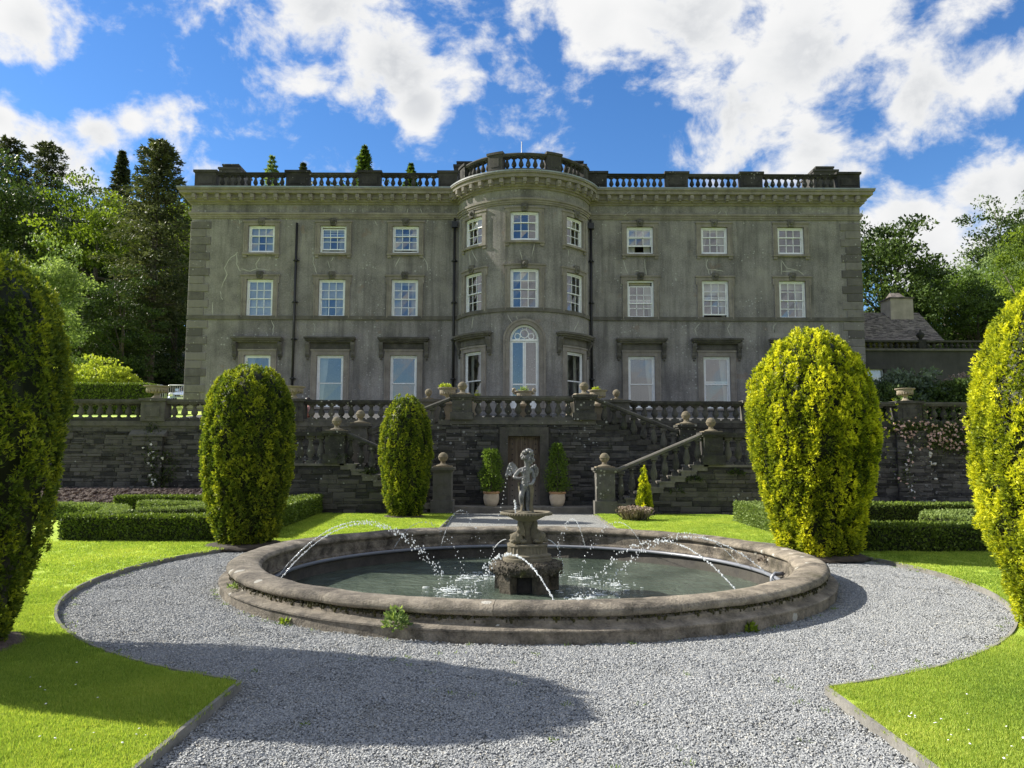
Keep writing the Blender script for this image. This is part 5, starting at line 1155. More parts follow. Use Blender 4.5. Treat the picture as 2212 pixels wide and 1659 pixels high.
GRP = 'clipped yews beside the gravel circle'
YZ = LZ
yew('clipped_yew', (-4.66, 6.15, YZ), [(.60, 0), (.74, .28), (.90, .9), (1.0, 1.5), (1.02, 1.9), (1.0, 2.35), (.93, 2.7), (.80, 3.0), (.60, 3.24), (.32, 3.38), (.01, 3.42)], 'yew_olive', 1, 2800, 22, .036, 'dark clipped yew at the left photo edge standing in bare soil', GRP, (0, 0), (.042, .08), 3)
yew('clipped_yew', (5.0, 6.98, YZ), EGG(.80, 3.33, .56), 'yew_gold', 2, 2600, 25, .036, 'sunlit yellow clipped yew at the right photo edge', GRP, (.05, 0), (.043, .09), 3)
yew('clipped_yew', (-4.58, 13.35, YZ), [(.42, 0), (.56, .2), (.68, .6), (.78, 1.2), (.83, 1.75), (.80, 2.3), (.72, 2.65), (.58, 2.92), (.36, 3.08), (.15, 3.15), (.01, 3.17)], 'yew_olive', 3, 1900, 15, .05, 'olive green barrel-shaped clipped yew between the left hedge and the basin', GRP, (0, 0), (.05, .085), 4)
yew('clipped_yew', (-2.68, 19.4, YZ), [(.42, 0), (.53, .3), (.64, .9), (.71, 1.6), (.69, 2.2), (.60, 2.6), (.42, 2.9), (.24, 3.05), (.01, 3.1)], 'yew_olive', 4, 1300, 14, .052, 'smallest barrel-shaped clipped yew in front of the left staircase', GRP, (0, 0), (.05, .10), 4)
xt = U(1905, 890, 12.2)
ex = [(np.array([[5.92 + .05 * i, 12.3, 1.7 + .17 * i]]), (1, 0), .10, .2) for i in range(5)]
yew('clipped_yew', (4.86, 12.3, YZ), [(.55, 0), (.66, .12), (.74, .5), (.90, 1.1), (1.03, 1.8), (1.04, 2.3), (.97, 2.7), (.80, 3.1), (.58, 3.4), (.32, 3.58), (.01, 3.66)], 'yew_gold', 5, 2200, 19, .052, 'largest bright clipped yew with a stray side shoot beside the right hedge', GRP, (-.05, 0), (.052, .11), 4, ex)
sm = G(1392, 1112, LZ)
yew('golden_yew', (sm.x, sm.y, LZ), [(.17, 0), (.25, .12), (.25, .4), (.20, .75), (.13, 1.02), (.06, 1.18), (.01, 1.24)], 'yew_gold', 6, 110, 34, .055, 'slim golden upright yew in front of the right stair wall', None, (0, 0), (.05, .12), 4)

# ------------------------------------------------------------------ box hedges
def hedge(outline_pts, w_, h, mat, seed, label, z=LZ, n=2600, ln=.05, grp='low box hedges of the parterre', name='box_hedge'):
    """clipped hedge following a polyline"""
    rg = np.random.default_rng(seed); P = [Vector((*p, 0)) for p in outline_pts]; b = MB(); off = []
    for i, p in enumerate(P):
        t0 = (P[i] - P[i - 1]).normalized() if i else None; t1 = (P[i + 1] - P[i]).normalized() if i < len(P) - 1 else None
        t = ((t0 or t1) + (t1 or t0)).normalized(); m_ = Vector((t.y, -t.x, 0)); s_ = 1 / max(.5, m_.dot(Vector(((t1 or t0).y, -(t1 or t0).x, 0)))); off.append(m_ * (w_ / 2) * s_)
    i_ = .03; vs = []
    for p, m_ in zip(P, off):
        k2 = 1 - i_ / (w_ / 2); vs += [tuple(p + m_ * k2 + Vector((0, 0, z))), tuple(p + m_ * k2 + Vector((0, 0, z + h - i_))), tuple(p - m_ * k2 + Vector((0, 0, z + h - i_))), tuple(p - m_ * k2 + Vector((0, 0, z)))]
    b.add(vs, [(i * 4 + j, i * 4 + (j + 1) % 4, i * 4 + 4 + (j + 1) % 4, i * 4 + 4 + j) for i in range(len(P) - 1) for j in range(4)] + [(0, 1, 2, 3), tuple(len(vs) - 4 + j for j in (3, 2, 1, 0))])
    t = thing(name, (P[0].x, P[0].y, z), label, 'hedge', grp); b.obj('inner_branches', 'yew_core', t)
    L = [(P[i + 1] - P[i]).length for i in range(len(P) - 1)]; tot = sum(L); n = int(n * tot * (w_ + 2 * h)); si = rg.choice(len(L), n, p=np.array(L) / tot); u = rg.random(n)
    A = np.array([p[:] for p in P]); M = np.array([m_[:] for m_ in off]); a = A[si] * (1 - u)[:, None] + A[si + 1] * u[:, None]; m_ = M[si] * (1 - u)[:, None] + M[si + 1] * u[:, None]
    q = rg.random(n) * (w_ + 2 * h); pos_ = np.zeros((n, 3)); nr = np.zeros((n, 3)); mu = unit(m_)
    s1, s2 = q < h, q > h + w_; top = ~(s1 | s2)
    pos_[s1] = a[s1] + m_[s1]; pos_[s1, 2] = z + q[s1]; nr[s1] = mu[s1]
    pos_[s2] = a[s2] - m_[s2]; pos_[s2, 2] = z + q[s2] - h - w_; nr[s2] = -mu[s2]
    f = (q[top] - h) / w_ * 2 - 1; pos_[top] = a[top] + m_[top] * f[:, None]; pos_[top, 2] = z + h; nr[top] = (0, 0, 1)
    for e, d in ((0, -1), (len(P) - 1, 1)):
        ne = int(2600 * w_ * h); tt = (P[1] - P[0]).normalized() if e == 0 else (P[-1] - P[-2]).normalized(); v = rg.uniform(-1, 1, (ne, 1)); pp = A[e] + M[e] * v; pp[:, 2] = z + rg.random(ne) * h
        pos_ = np.vstack([pos_, pp]); nr = np.vstack([nr, np.tile(np.array(tt[:]) * d, (ne, 1))])
    pos_ += nr * rg.normal(-.012, .014, (len(pos_), 1)); D = unit(nr * .7 + np.array([0, 0, .5]) + rg.normal(size=pos_.shape) * .7); ln_ = rg.uniform(.6, 1.3, len(pos_)) * ln
    V, F = blades(pos_, D, ln_, ln_ * .6, rg); np_obj('foliage', np_mesh('foliage', V, F, mat, np.clip(rg.normal(.5, .2, len(pos_)), 0, 1)), t); return t
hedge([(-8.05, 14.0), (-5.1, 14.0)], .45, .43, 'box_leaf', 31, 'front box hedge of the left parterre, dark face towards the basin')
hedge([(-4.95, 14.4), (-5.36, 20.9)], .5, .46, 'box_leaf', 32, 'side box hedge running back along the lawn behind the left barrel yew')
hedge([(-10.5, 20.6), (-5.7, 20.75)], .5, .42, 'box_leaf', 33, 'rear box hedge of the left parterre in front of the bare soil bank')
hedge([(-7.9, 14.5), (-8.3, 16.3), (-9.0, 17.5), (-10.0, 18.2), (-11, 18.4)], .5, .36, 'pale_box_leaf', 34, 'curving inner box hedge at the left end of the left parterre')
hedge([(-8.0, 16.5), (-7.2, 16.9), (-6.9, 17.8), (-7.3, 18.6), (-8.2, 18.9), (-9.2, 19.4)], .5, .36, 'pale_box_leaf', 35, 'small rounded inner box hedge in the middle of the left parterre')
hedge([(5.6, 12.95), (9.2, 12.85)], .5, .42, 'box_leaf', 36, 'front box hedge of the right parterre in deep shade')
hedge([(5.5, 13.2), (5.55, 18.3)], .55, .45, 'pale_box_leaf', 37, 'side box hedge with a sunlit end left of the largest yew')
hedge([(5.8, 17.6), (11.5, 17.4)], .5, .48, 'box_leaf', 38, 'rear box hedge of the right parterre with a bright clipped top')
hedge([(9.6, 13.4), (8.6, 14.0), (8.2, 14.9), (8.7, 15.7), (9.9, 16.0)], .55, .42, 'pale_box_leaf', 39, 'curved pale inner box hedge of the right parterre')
def patch(name, mat, x0, x1, y0, y1, z, seed, amp=.02, n=(24, 24), zf=None):
    rg = random.Random(seed); b = MB(); nx, ny = n; b.v = [(x0 + (x1 - x0) * i / nx, y0 + (y1 - y0) * j / ny, (zf(j / ny) if zf else z) + (rg.uniform(-amp, amp) if 0 < i < nx and 0 < j < ny else -.03)) for j in range(ny + 1) for i in range(nx + 1)]
    for j in range(ny):
        for i in range(nx): b.face((j * (nx + 1) + i, j * (nx + 1) + i + 1, (j + 1) * (nx + 1) + i + 1, (j + 1) * (nx + 1) + i))
    return tag(b.obj(name, mat), kind='structure')
patch('soil_bed', 'dark_soil', -8.0, -5.3, 14.4, 20.4, LZ + .02, 1)
patch('soil_bed', 'dark_soil', 5.8, 11.5, 13.2, 17.3, LZ + .02, 2)
patch('soil_bank', 'soil', -18, -5.6, 21.0, 23.78, .2, 3, .045, (120, 30), lambda t: .16 + .36 * min(1, t * 1.6))
patch('soil_bank', 'soil', 6.6, 18, 17.8, 23.78, .1, 4, .03, (90, 30), lambda t: .10 + .12 * t)
def disc(name, mat, cx, cy, r, z, seed):
    rg = random.Random(seed); b = MB(); b.lathe([(.001, z + .05), (r * .4, z + .045), (r * .75, z + .03), (r, z - .02)], 36, (cx, cy, 0))
    b.v = [(x + rg.uniform(-.03, .03), y + rg.uniform(-.03, .03), z_ + rg.uniform(-.008, .008)) for x, y, z_ in b.v]; return tag(b.obj(name, mat), kind='structure')
disc('soil_bed', 'soil', -4.68, 6.15, .86, LZ, 1); disc('soil_bed', 'dark_soil', 5.15, 7.0, .5, LZ, 2); disc('soil_bed', 'dark_soil', -4.58, 13.35, .75, LZ, 3); disc('soil_bed', 'dark_soil', 4.86, 12.3, .8, LZ, 4); disc('soil_bed', 'dark_soil', -2.68, 19.4, .62, LZ, 5); disc('soil_bed', 'dark_soil', sm.x - .1, sm.y - .1, .42, LZ, 6)
rgs = np.random.default_rng(77)
def clods(name, x0, x1, y0, y1, zf, n, s, mat, seed):
    rg = random.Random(seed); b = MB()
    for _ in range(n):
        t = rg.random(); x, y = rg.uniform(x0, x1), y0 + (y1 - y0) * t; r = rg.uniform(*s); b.ball((x, y, zf(t) + r * .3), r, 5, 4, (rg.uniform(.8, 1.4), rg.uniform(.8, 1.4), rg.uniform(.5, .9)))
    return tag(b.obj(name, mat, fix=False), kind='stuff')
clods('soil_clods', -15, -5.6, 21.0, 23.5, lambda t: .17 + .36 * min(1, t * 1.6), 1500, (.02, .06), 'soil', 5)
clods('soil_clods', 6.6, 15, 21, 23.6, lambda t: .16 + .06 * t, 500, (.02, .05), 'dark_soil', 6)

# faded sedum clump
c = G(1371, 1124, LZ); t = thing('sedum_clump', (c.x, c.y, LZ), 'low clump of dry purple-brown stems on the lawn beside the slim golden yew', 'plant')
n = 700; a = rgs.uniform(0, 2 * pi, n); r = np.sqrt(rgs.random(n)) * .26; P = np.stack([c.x + r * np.cos(a), c.y + r * np.sin(a) * .8, np.full(n, LZ)], 1); D = unit(np.stack([np.cos(a) * r * 2.6, np.sin(a) * r * 2.0, np.full(n, 1.0)], 1) + rgs.normal(size=(n, 3)) * .12)
V, F = blades(P, D, rgs.uniform(.24, .36, n), np.full(n, .022), rgs); np_obj('stems', np_mesh('stems', V, F, 'sedum_stem', rgs.random(n)), t)
tip = P + D * rgs.uniform(.24, .34, n)[:, None]; m_ = 260; V, F = blades(np.repeat(tip[:m_], 6, 0), unit(rgs.normal(size=(m_ * 6, 3)) + np.array([0, 0, .6])), np.full(m_ * 6, .035), np.full(m_ * 6, .028), rgs); np_obj('seed_heads', np_mesh('seed_heads', V, F, 'sedum_stem', np.repeat(rgs.uniform(.6, 1, m_), 6)), t)
nl = 500; P2 = np.array([c.x, c.y, LZ + .06]) + rgs.normal(size=(nl, 3)) * np.array([.16, .13, .05]); V, F = blades(P2, unit(rgs.normal(size=(nl, 3))), np.full(nl, .05), np.full(nl, .03), rgs); np_obj('foliage', np_mesh('foliage', V, F, 'yew_core', rgs.random(nl)), t)

# potted bays by the oak door
for px, lab, sd_, bright in ((1061, 'left', 1, .9), (1204, 'right', 2, .7)):
    c = U(px, 1088, 21.75); c = Vector((c.x, 21.75, ZST)); t = thing('potted_shrub', c, f'tall leafy shrub in a pale clay pot {lab} of the oak door', 'potted plant', 'potted shrubs by the oak door')
    b = MB(); b.lathe([(.15, 0), (.20, .10), (.225, .22), (.215, .33), (.20, .36)], 20, c); b.obj('pot', 'terracotta', t)
    b = MB(); b.lathe([(.20, .355), (.235, .36), (.24, .40), (.225, .415), (.19, .41), (.18, .36)], 20, c); b.obj('pot_rim', 'terracotta_rim', t); MB().lathe([(.001, .375), (.185, .37)], 14, c).obj('soil', 'dark_soil', t)
    rg = np.random.default_rng(sd_); n = 3000; z = rg.random(n) ** .9 * (1.22 if px < 1100 else 1.38); rad = np.interp(z, [0, .15, .6, 1.0, 1.38], [.22, .29, .25, .21, .12] if px < 1100 else [.24, .30, .27, .21, .09]) * rg.uniform(.8, 1.2, n); a = rg.uniform(0, 2 * pi, n); rad = rad * np.sqrt(rg.uniform(.25, 1, n)) * (1 + .28 * np.sin(3 * a + z * 9))
    P = np.stack([c.x + rad * np.cos(a), c.y + rad * np.sin(a), c.z + .38 + z], 1); D = unit(np.stack([np.cos(a), np.sin(a), np.full(n, .4)], 1) + rg.normal(size=(n, 3)) * .6); V, F = blades(P, D, rg.uniform(.05, .085, n), rg.uniform(.022, .035, n), rg); np_obj('foliage', np_mesh('foliage', V, F, 'mid_leaf', np.clip(rg.normal(bright, .2, n), 0, 1)), t)
    b = MB(); b.tube([c + Vector((0, 0, .36)), c + Vector((0, 0, 1.3))], [.02, .008], 6); b.obj('stem', 'bark', t)

# climbers on the walls
def climber(name, label, cat, segs, n, mat, seed, fl=0, fmat='pale_petal', ls=.07, spread=.12, y=YT, group=None):
    rg = np.random.default_rng(seed); pts = []; w_ = []
    t = thing(name, (segs[0][0], y, segs[0][1]), label, cat, group); b = MB()
    for (x0, z0, x1, z1, wt) in segs: b.tube([(x0, y - .08, z0), ((x0 + x1) / 2 + .03, y - .12, (z0 + z1) / 2), (x1, y - .08, z1)], .012, 5)
    b.obj('stem', 'bark', t); S_ = np.array(segs); p = S_[:, 4] / S_[:, 4].sum(); i = rg.choice(len(segs), n, p=p); u = rg.random(n)
    P = np.stack([S_[i, 0] + (S_[i, 2] - S_[i, 0]) * u, np.full(n, y - .12), S_[i, 1] + (S_[i, 3] - S_[i, 1]) * u], 1) + rg.normal(size=(n, 3)) * np.array([spread, .07, spread]); P[:, 1] = np.minimum(P[:, 1], y - .07)
    V, F = blades(P, unit(rg.normal(size=(n, 3)) + np.array([0, -.6, .1])), rg.uniform(.6, 1.3, n) * ls, np.full(n, ls * .6), rg); np_obj('foliage', np_mesh('foliage', V, F, mat, np.clip(rg.normal(.5, .22, n), 0, 1)), t)
    if fl:
        q = P[rg.choice(n, fl)] + np.array([0, -.08, 0]); V, F = blades(np.repeat(q, 8, 0), unit(rg.normal(size=(fl * 8, 3)) + np.array([0, -.7, .2])), np.full(fl * 8, .05), np.full(fl * 8, .05), rg); np_obj('blossoms', np_mesh('blossoms', V, F, fmat, None), t)
    return t
W_ = lambda px, py: (lambda p: (p.x, p.z))(U(px, py, YT))
r_ = [(*W_(1930, 920), *W_(2090, 935), 5), (*W_(1990, 950), *W_(2085, 965), 4), (*W_(1925, 915), *W_(1960, 950), 1.2), (*W_(1960, 960), *W_(1945, 1020), .8), (*W_(1945, 1020), *W_(1965, 1075), .4), (*W_(2030, 925), *W_(2080, 890), .5), (*W_(1985, 910), *W_(2000, 880), .3)]
climber('climbing_rose', 'pink climbing rose spilling along the right terrace wall below the wide urn', 'climbing rose', r_, 3000, 'rose_leaf', 41, 190, 'pale_petal', .075, .13)
r_ = [(*W_(1958, 1060), *W_(1950, 985), 2), (*W_(1950, 985), *W_(1975, 950), 1)]
climber('climbing_rose', 'thin white-flowered rose stem low on the right terrace wall', 'climbing rose', r_, 260, 'climber_leaf', 42, 22, 'white_petal', .06, .08)
r_ = [(*W_(340, 1055), *W_(335, 1000), 3), (*W_(335, 1000), *W_(325, 960), 1.5), (*W_(330, 980), *W_(375, 990), .8), (*W_(340, 1055), *W_(380, 1010), 1), (*W_(325, 960), *W_(335, 920), .5)]
climber('climbing_rose', 'dark climbing rose with a few pale flowers on the left terrace wall', 'climbing rose', r_, 1500, 'climber_leaf', 43, 26, 'white_petal', .085, .12)
b = MB(); rl_ = random.Random(5); 
for i in range(60):                                  # white lichen crusts on the buttress under the roses
    x, z = U(rl_.choice([1970, 1985, 2000, 2010]) + rl_.uniform(-12, 12), rl_.choice([985, 1000, 1030, 1062, 1075]) + rl_.uniform(-7, 7), YT - .16).xz
    r = rl_.uniform(.025, .07); b.lathe([(.001, .004), (r, .002)], 7, (0, 0, 0)); m_ = b.v[-14:]; b.v[-14:] = [(x + p[0] * rl_.uniform(1.0, 1.7), YT - .152 - p[2], z + p[1] * .8) for p in m_]
o = b.obj('lichen', 'crack_filler', wrgt, fix=False)
for px, py, y, lab, n in ((800, 1022, YS, 'small fern growing from the left stair wall', 110), (735, 990, YS, 'wisp of ivy on the left stair wall below the rail', 60), (1685, 1045, YS, None, 0), (1500, 1040, YS, 'small fern growing from the right stair wall', 110), (1460, 1065, YS, 'tuft of moss leaves low on the right stair wall', 60), (1590, 1025, YS, 'broad green weed high on the right stair wall beside the yew', 150)):
    if n:
        c = U(px, py, y); t = tag(puff('wall_fern', (c.x, y - .06, c.z), .16, n, 'climber_leaf', rgu, None, .11, .03, (1.3, .5, .8)), lab, 'plant', 'weeds on the stair walls')
# weeds at the basin
for px, py, lab, n, r, mt in ((868, 1352, 'leafy weed rooted in the front of the basin plinth', 200, .15, 'pale_leaf'), (207, 1, None, 0, 0, ''), (525, 1345, 'tiny grass tuft at the left foot of the basin', 40, .045, 'bright_leaf'), (1958, 1, None, 0, 0, ''), (1768, 1378, 'low green weed at the right foot of the basin', 60, .06, 'bright_leaf'), (1862, 1340, None, 0, 0, '')):
    if n: g = G(px, py + 20, .02); d = Vector((g.x - FC.x, g.y - FC.y, 0)).normalized(); g = FC + d * 3.9; tag(puff('basin_weed', (g.x, g.y, .0 if n != 200 else .10), r, n, mt, rgu, None, .05, .03, (.75, .6, 1.3)), lab, 'plant', 'weeds round the basin')
g = FC + (G(1638, 1215, .1) - FC).normalized() * 3.43; tag(puff('basin_weed', (g.x, g.y, .10), .09, 80, 'coral_leaf' if 'coral_leaf' in MATS else 'sedum_stem', rgu, None, .05, .02, (1, .6, 1)), 'reddish weed on the inner right wall of the basin', 'plant', 'weeds round the basin')
g = FC + (G(510, 1262, .2) - FC).normalized() * 3.83; tag(puff('basin_weed', (g.x, g.y, .16), .07, 60, 'pale_leaf', rgu, None, .04, .02, (.7, .7, .6)), 'yellowish creeper on the left ledge of the basin', 'plant', 'weeds round the basin')

# ------------------------------------------------------------------ trees
def tree(name, c, h, label, crown, mat, seed, rx, ry=None, zc=.58, rzf=.42, clumps=120, per=60, ls=.30, cr=(.7, 1.3), flat=.6, trunk=.3, group='trees on the slope around the house', bare=0.0, gaps=.0, cat='tree', droop=0):
    rg = np.random.default_rng(seed); ry = ry or rx; ls *= .76; per = int(per * 1.45); t = thing(name, c, label, cat, group); c = np.array(c, float)
    if crown == 'broad':
        n = clumps; d = unit(rg.normal(size=(n, 3))); rad = rg.uniform(.45, 1, n) ** .55; ph = rg.uniform(0, 6, 4)
        az = np.arctan2(d[:, 1], d[:, 0]); lob = 1 + .16 * np.sin(3 * az + ph[0]) + .12 * np.sin(5 * az + ph[1] + 3 * d[:, 2])
        cen = np.stack([d[:, 0] * rx, d[:, 1] * ry, d[:, 2] * h * rzf], 1) * (rad * lob)[:, None] + np.array([0, 0, h * zc])
        cen[:, 0] += rx * .15 * np.sin(cen[:, 2] * .8 + ph[2]); cs_ = rg.uniform(*cr, n)
        idx = np.repeat(np.arange(n), per); N = len(idx); e = unit(rg.normal(size=(N, 3))) * (rg.random((N, 1)) ** .4); e[:, 2] *= flat
        P = cen[idx] + e * cs_[idx][:, None]; fz_ = h / P[:, 2].max(); P[:, 2] *= fz_; cen[:, 2] *= fz_; out = unit(cen[idx] - np.array([0, 0, h * .4])); D = unit(out * .8 + rg.normal(size=(N, 3)) * .7 + np.array([0, 0, -.1 - droop])); tn = np.clip(np.repeat(rg.normal(.5, .17, n), per) + rg.normal(size=N) * .12, 0, 1)
        ln = rg.uniform(.6, 1.35, N) * ls; V, F = blades(P, D, ln, ln * (.62 if not droop else .4), rg)
        b = MB(); b.tube([(0, 0, -.3), (.05, 0, h * .25), (.1, .05, h * .5), (.05, 0, h * .8)], [trunk, trunk * .75, trunk * .5, trunk * .12], 8)
        for i in range(9):
            q = cen[rg.integers(n)]; z0 = rg.uniform(.22, .55) * h; b.tube([(.05, 0, z0), (q[0] * .5, q[1] * .5, (z0 + q[2]) / 2 + .2), tuple(q)], [trunk * .4, trunk * .25, .03], 5)
    else:
        V, F, tn = [], [], []; nl = clumps; Pl, Dl, Ll = [], [], []; b = MB()
        b.tube([(0, 0, -.3), (0, 0, h * .5), (0, 0, h * .97)], [trunk, trunk * .6, .03], 8)
        for j in range(nl):
            f = j / (nl - 1); z = h * (bare + (1 - bare) * f ** .92); R0 = rx * (1 - f) ** (.82 if crown == 'spruce' else .5) * rg.uniform(.72, 1.12) + .04
            if crown == 'pine': R0 = rx * (.35 + .65 * math.sin(pi * min(1, .2 + f * .8))) * rg.uniform(.45, 1.15) * min(1, (1 - f) * 9 + .38)
            nb = rg.integers(5, 9); a0 = rg.uniform(0, 6)
            for q in range(nb):
                a = a0 + 2 * pi * q / nb + rg.normal() * .2; rl2 = R0 * rg.uniform(.7, 1.1); up = (.25 if crown == 'pine' else -.18) + f * .25
                m_ = per; u = rg.random(m_) ** .6; pp = np.stack([np.cos(a) * rl2 * u, np.sin(a) * rl2 * u, z + rl2 * (up * u - .22 * u * u)], 1); sp = .03 + .16 * rl2 * np.sin(pi * np.clip(u, .1, .95)); pp += rg.normal(size=(m_, 3)) * np.stack([sp, sp, sp * .45], 1)
                dd = unit(np.array([math.cos(a), math.sin(a), -.15]) + rg.normal(size=(m_, 3)) * .55); Pl.append(pp); Dl.append(dd); tn.append(np.clip(rg.normal(.5, .15) + rg.normal(size=m_) * .12, 0, 1))
                if rg.random() < .3: b.tube([(0, 0, z), (math.cos(a) * rl2 * .7, math.sin(a) * rl2 * .7, z + rl2 * (up * .7 - .1))], [.05, .015], 4)
        P = np.vstack(Pl); D = np.vstack(Dl); tn = np.concatenate(tn); ln = rg.uniform(.6, 1.3, len(P)) * ls * (1.0 if len(P) > 100 else 1); V, F = blades(P, D, ln, ln * .36, rg)
    V = V + c; b.v = [(x + c[0], y + c[1], z + c[2]) for x, y, z in b.v]
    b.obj('trunk', 'bark', t); np_obj('crown', np_mesh('crown', V, F, mat, tn), t); return t
def at(px, py, y):                                    # ground point below a photo column and the height up to py
    p = U(px, py, y); g = terr(p.x, y); return (p.x, y, g - .1), p.z - g + .1
TR = {}
def T(key, px, py, y, *a, **k_): c, h = at(px, py, y); TR[key] = tree(k_.pop('name', 'tree'), c, h, *a, **k_); return TR[key]
T('con', 345, 312, 52, 'tall shaggy dark conifer with a bare lower trunk left of the house', 'pine', 'shaggy_needle', 51, 3.3, clumps=44, per=64, ls=.36, trunk=.36, bare=.24, name='conifer_tree')
T('beech', 215, 392, 58, 'sunlit bright green beech in layered sprays left of the tall conifer', 'broad', 'bright_leaf', 52, 4.0, zc=.56, rzf=.44, clumps=150, per=70, ls=.34, cr=(.8, 1.6), flat=.3, name='beech_tree')
T('lime', 85, 505, 39, 'light green feathery tree above the left clipped yew', 'broad', 'pale_leaf', 53, 2.35, zc=.56, rzf=.44, clumps=150, per=80, ls=.22, cr=(.5, .9), trunk=.16, name='birch_tree')
T('m1', 20, 305, 70, 'dark ragged pine at the far left of the wood', 'pine', 'pine_needle', 54, 4.2, clumps=30, per=70, ls=.42, trunk=.3, bare=.2, name='pine_tree')
c, h = at(105, 318, 74); TR['m2'] = copy_thing(TR['m1'], c, 1.2, 1.02); tag(TR['m2'], 'ragged pine second from the far left of the wood')
T('m3', 265, 330, 72, 'narrow pointed spruce rising from the wood left of the tall conifer', 'spruce', 'pine_needle', 55, 3.6, clumps=46, per=44, ls=.42, trunk=.25, bare=.1, name='spruce_tree')
T('d1', 60, 375, 62, 'dark green broad tree behind the light green feathery tree', 'broad', 'dark_leaf', 56, 4.6, zc=.52, rzf=.48, clumps=170, per=70, ls=.36, cr=(.9, 1.7), flat=.5, name='broadleaf_tree')
c, h = at(175, 352, 68); TR['d2'] = copy_thing(TR['d1'], c, 2.0, 1.05); tag(TR['d2'], 'dark broad tree between the ragged pines and the beech')
c, h = at(-40, 360, 60); TR['d3'] = copy_thing(TR['d1'], c, 4.0, 1.1); tag(TR['d3'], 'dark broad tree cut by the left photo edge')
c, h = at(290, 420, 66); TR['d4'] = copy_thing(TR['d1'], c, 5.0, .95); tag(TR['d4'], 'dark broad tree filling the gap behind the tall conifer')
c, h = at(395, 352, 66); TR['d5'] = copy_thing(TR['beech'], c, 3.0, .98); tag(TR['d5'], 'light green tree showing between the tall conifer and the roof corner')
c, h = at(140, 640, 50); TR['d6'] = copy_thing(TR['d1'], c, 1.0, .52); tag(TR['d6'], 'low dark tree in the shade below the beech')
c, h = at(270, 660, 50); TR['d7'] = copy_thing(TR['d1'], c, 2.5, .50); tag(TR['d7'], 'low dark tree beside the bare conifer trunk')
c, h = at(385, 640, 56); TR['d8'] = copy_thing(TR['d1'], c, 3.3, .55); tag(TR['d8'], 'shaded low tree against the left corner of the house')
T('roof1', 588, 340, 78, 'feathery pale larch top showing above the left roof balustrade', 'spruce', 'pale_leaf', 57, 4.6, clumps=44, per=26, ls=.42, trunk=.2, name='larch_tree')
T('roof2', 788, 318, 76, 'pointed conifer top rising above the middle of the left roof balustrade', 'spruce', 'mid_leaf', 58, 5.2, clumps=52, per=40, ls=.42, trunk=.25, name='spruce_tree')
c, h = at(888, 356, 78); TR['r3'] = copy_thing(TR['roof2'], c, 1.0, h / (at(788, 318, 76)[1])); tag(TR['r3'], 'small conifer tip above the roof balustrade near the bay')
c, h = at(655, 356, 80); TR['r4'] = copy_thing(TR['m3'], c, 1.0, h / (at(265, 330, 72)[1])); tag(TR['r4'], 'small dark conifer tip right of the feathery larch top')
for px, py, y, ky, lab in ((520, 385, 72, 'beech', 'green tree behind the first bay of the left roof balustrade'), (700, 388, 74, 'd1', 'green tree seen through the second bay of the left roof balustrade'), (1600, 392, 74, 'd1', 'green tree seen through the right roof balustrade')):
    c, h = at(px, py, y); o = copy_thing(TR[ky], c, px, h / {'beech': at(215, 392, 58)[1], 'd1': at(60, 375, 62)[1]}[ky] * .97); tag(o, lab)
T('rd', 1905, 462, 52, 'large dark tree with ragged top right behind the house corner', 'broad', 'dark_leaf', 59, 3.7, zc=.55, rzf=.46, clumps=190, per=80, ls=.32, cr=(.7, 1.5), flat=.45, name='broadleaf_tree')
T('rd2', 2035, 562, 56, 'dark leafy tree above the slate roof of the side wing', 'broad', 'mid_leaf', 60, 3.8, zc=.5, rzf=.5, clumps=170, per=70, ls=.30, cr=(.7, 1.3), name='broadleaf_tree')
c, h = at(1950, 600, 50); TR['rd3'] = copy_thing(TR['rd'], c, 2.0, .62); tag(TR['rd3'], 'dark undergrowth tree directly behind the side wing chimney')
c, h = at(2110, 640, 50); TR['rd4'] = copy_thing(TR['rd'], c, 1.0, .60); tag(TR['rd4'], 'dark low tree under the birches at the right')
T('birch', 2125, 518, 58, 'pale drooping birch beyond the side wing', 'broad', 'pale_leaf', 61, 3.0, zc=.55, rzf=.46, clumps=150, per=80, ls=.26, cr=(.5, 1.1), flat=1.5, droop=.9, trunk=.15, name='birch_tree')
c, h = at(2185, 535, 62); TR['b2'] = copy_thing(TR['birch'], c, 2.0, .98); tag(TR['b2'], 'second pale birch close to the right photo edge')
T('redge', 2235, 470, 40, 'bright green tree at the right photo edge above the sunlit yew', 'broad', 'bright_leaf', 62, 1.9, zc=.6, rzf=.4, clumps=90, per=80, ls=.2, cr=(.4, .8), trunk=.14, name='broadleaf_tree')
for px, y, lab in ((2270, 70, 'dark tree outside the right photo edge'), (2180, 74, 'dark tree behind the birches')):
    c, h = at(px, 560, y); o = copy_thing(TR['d1'], c, px, 1.0); tag(o, lab)
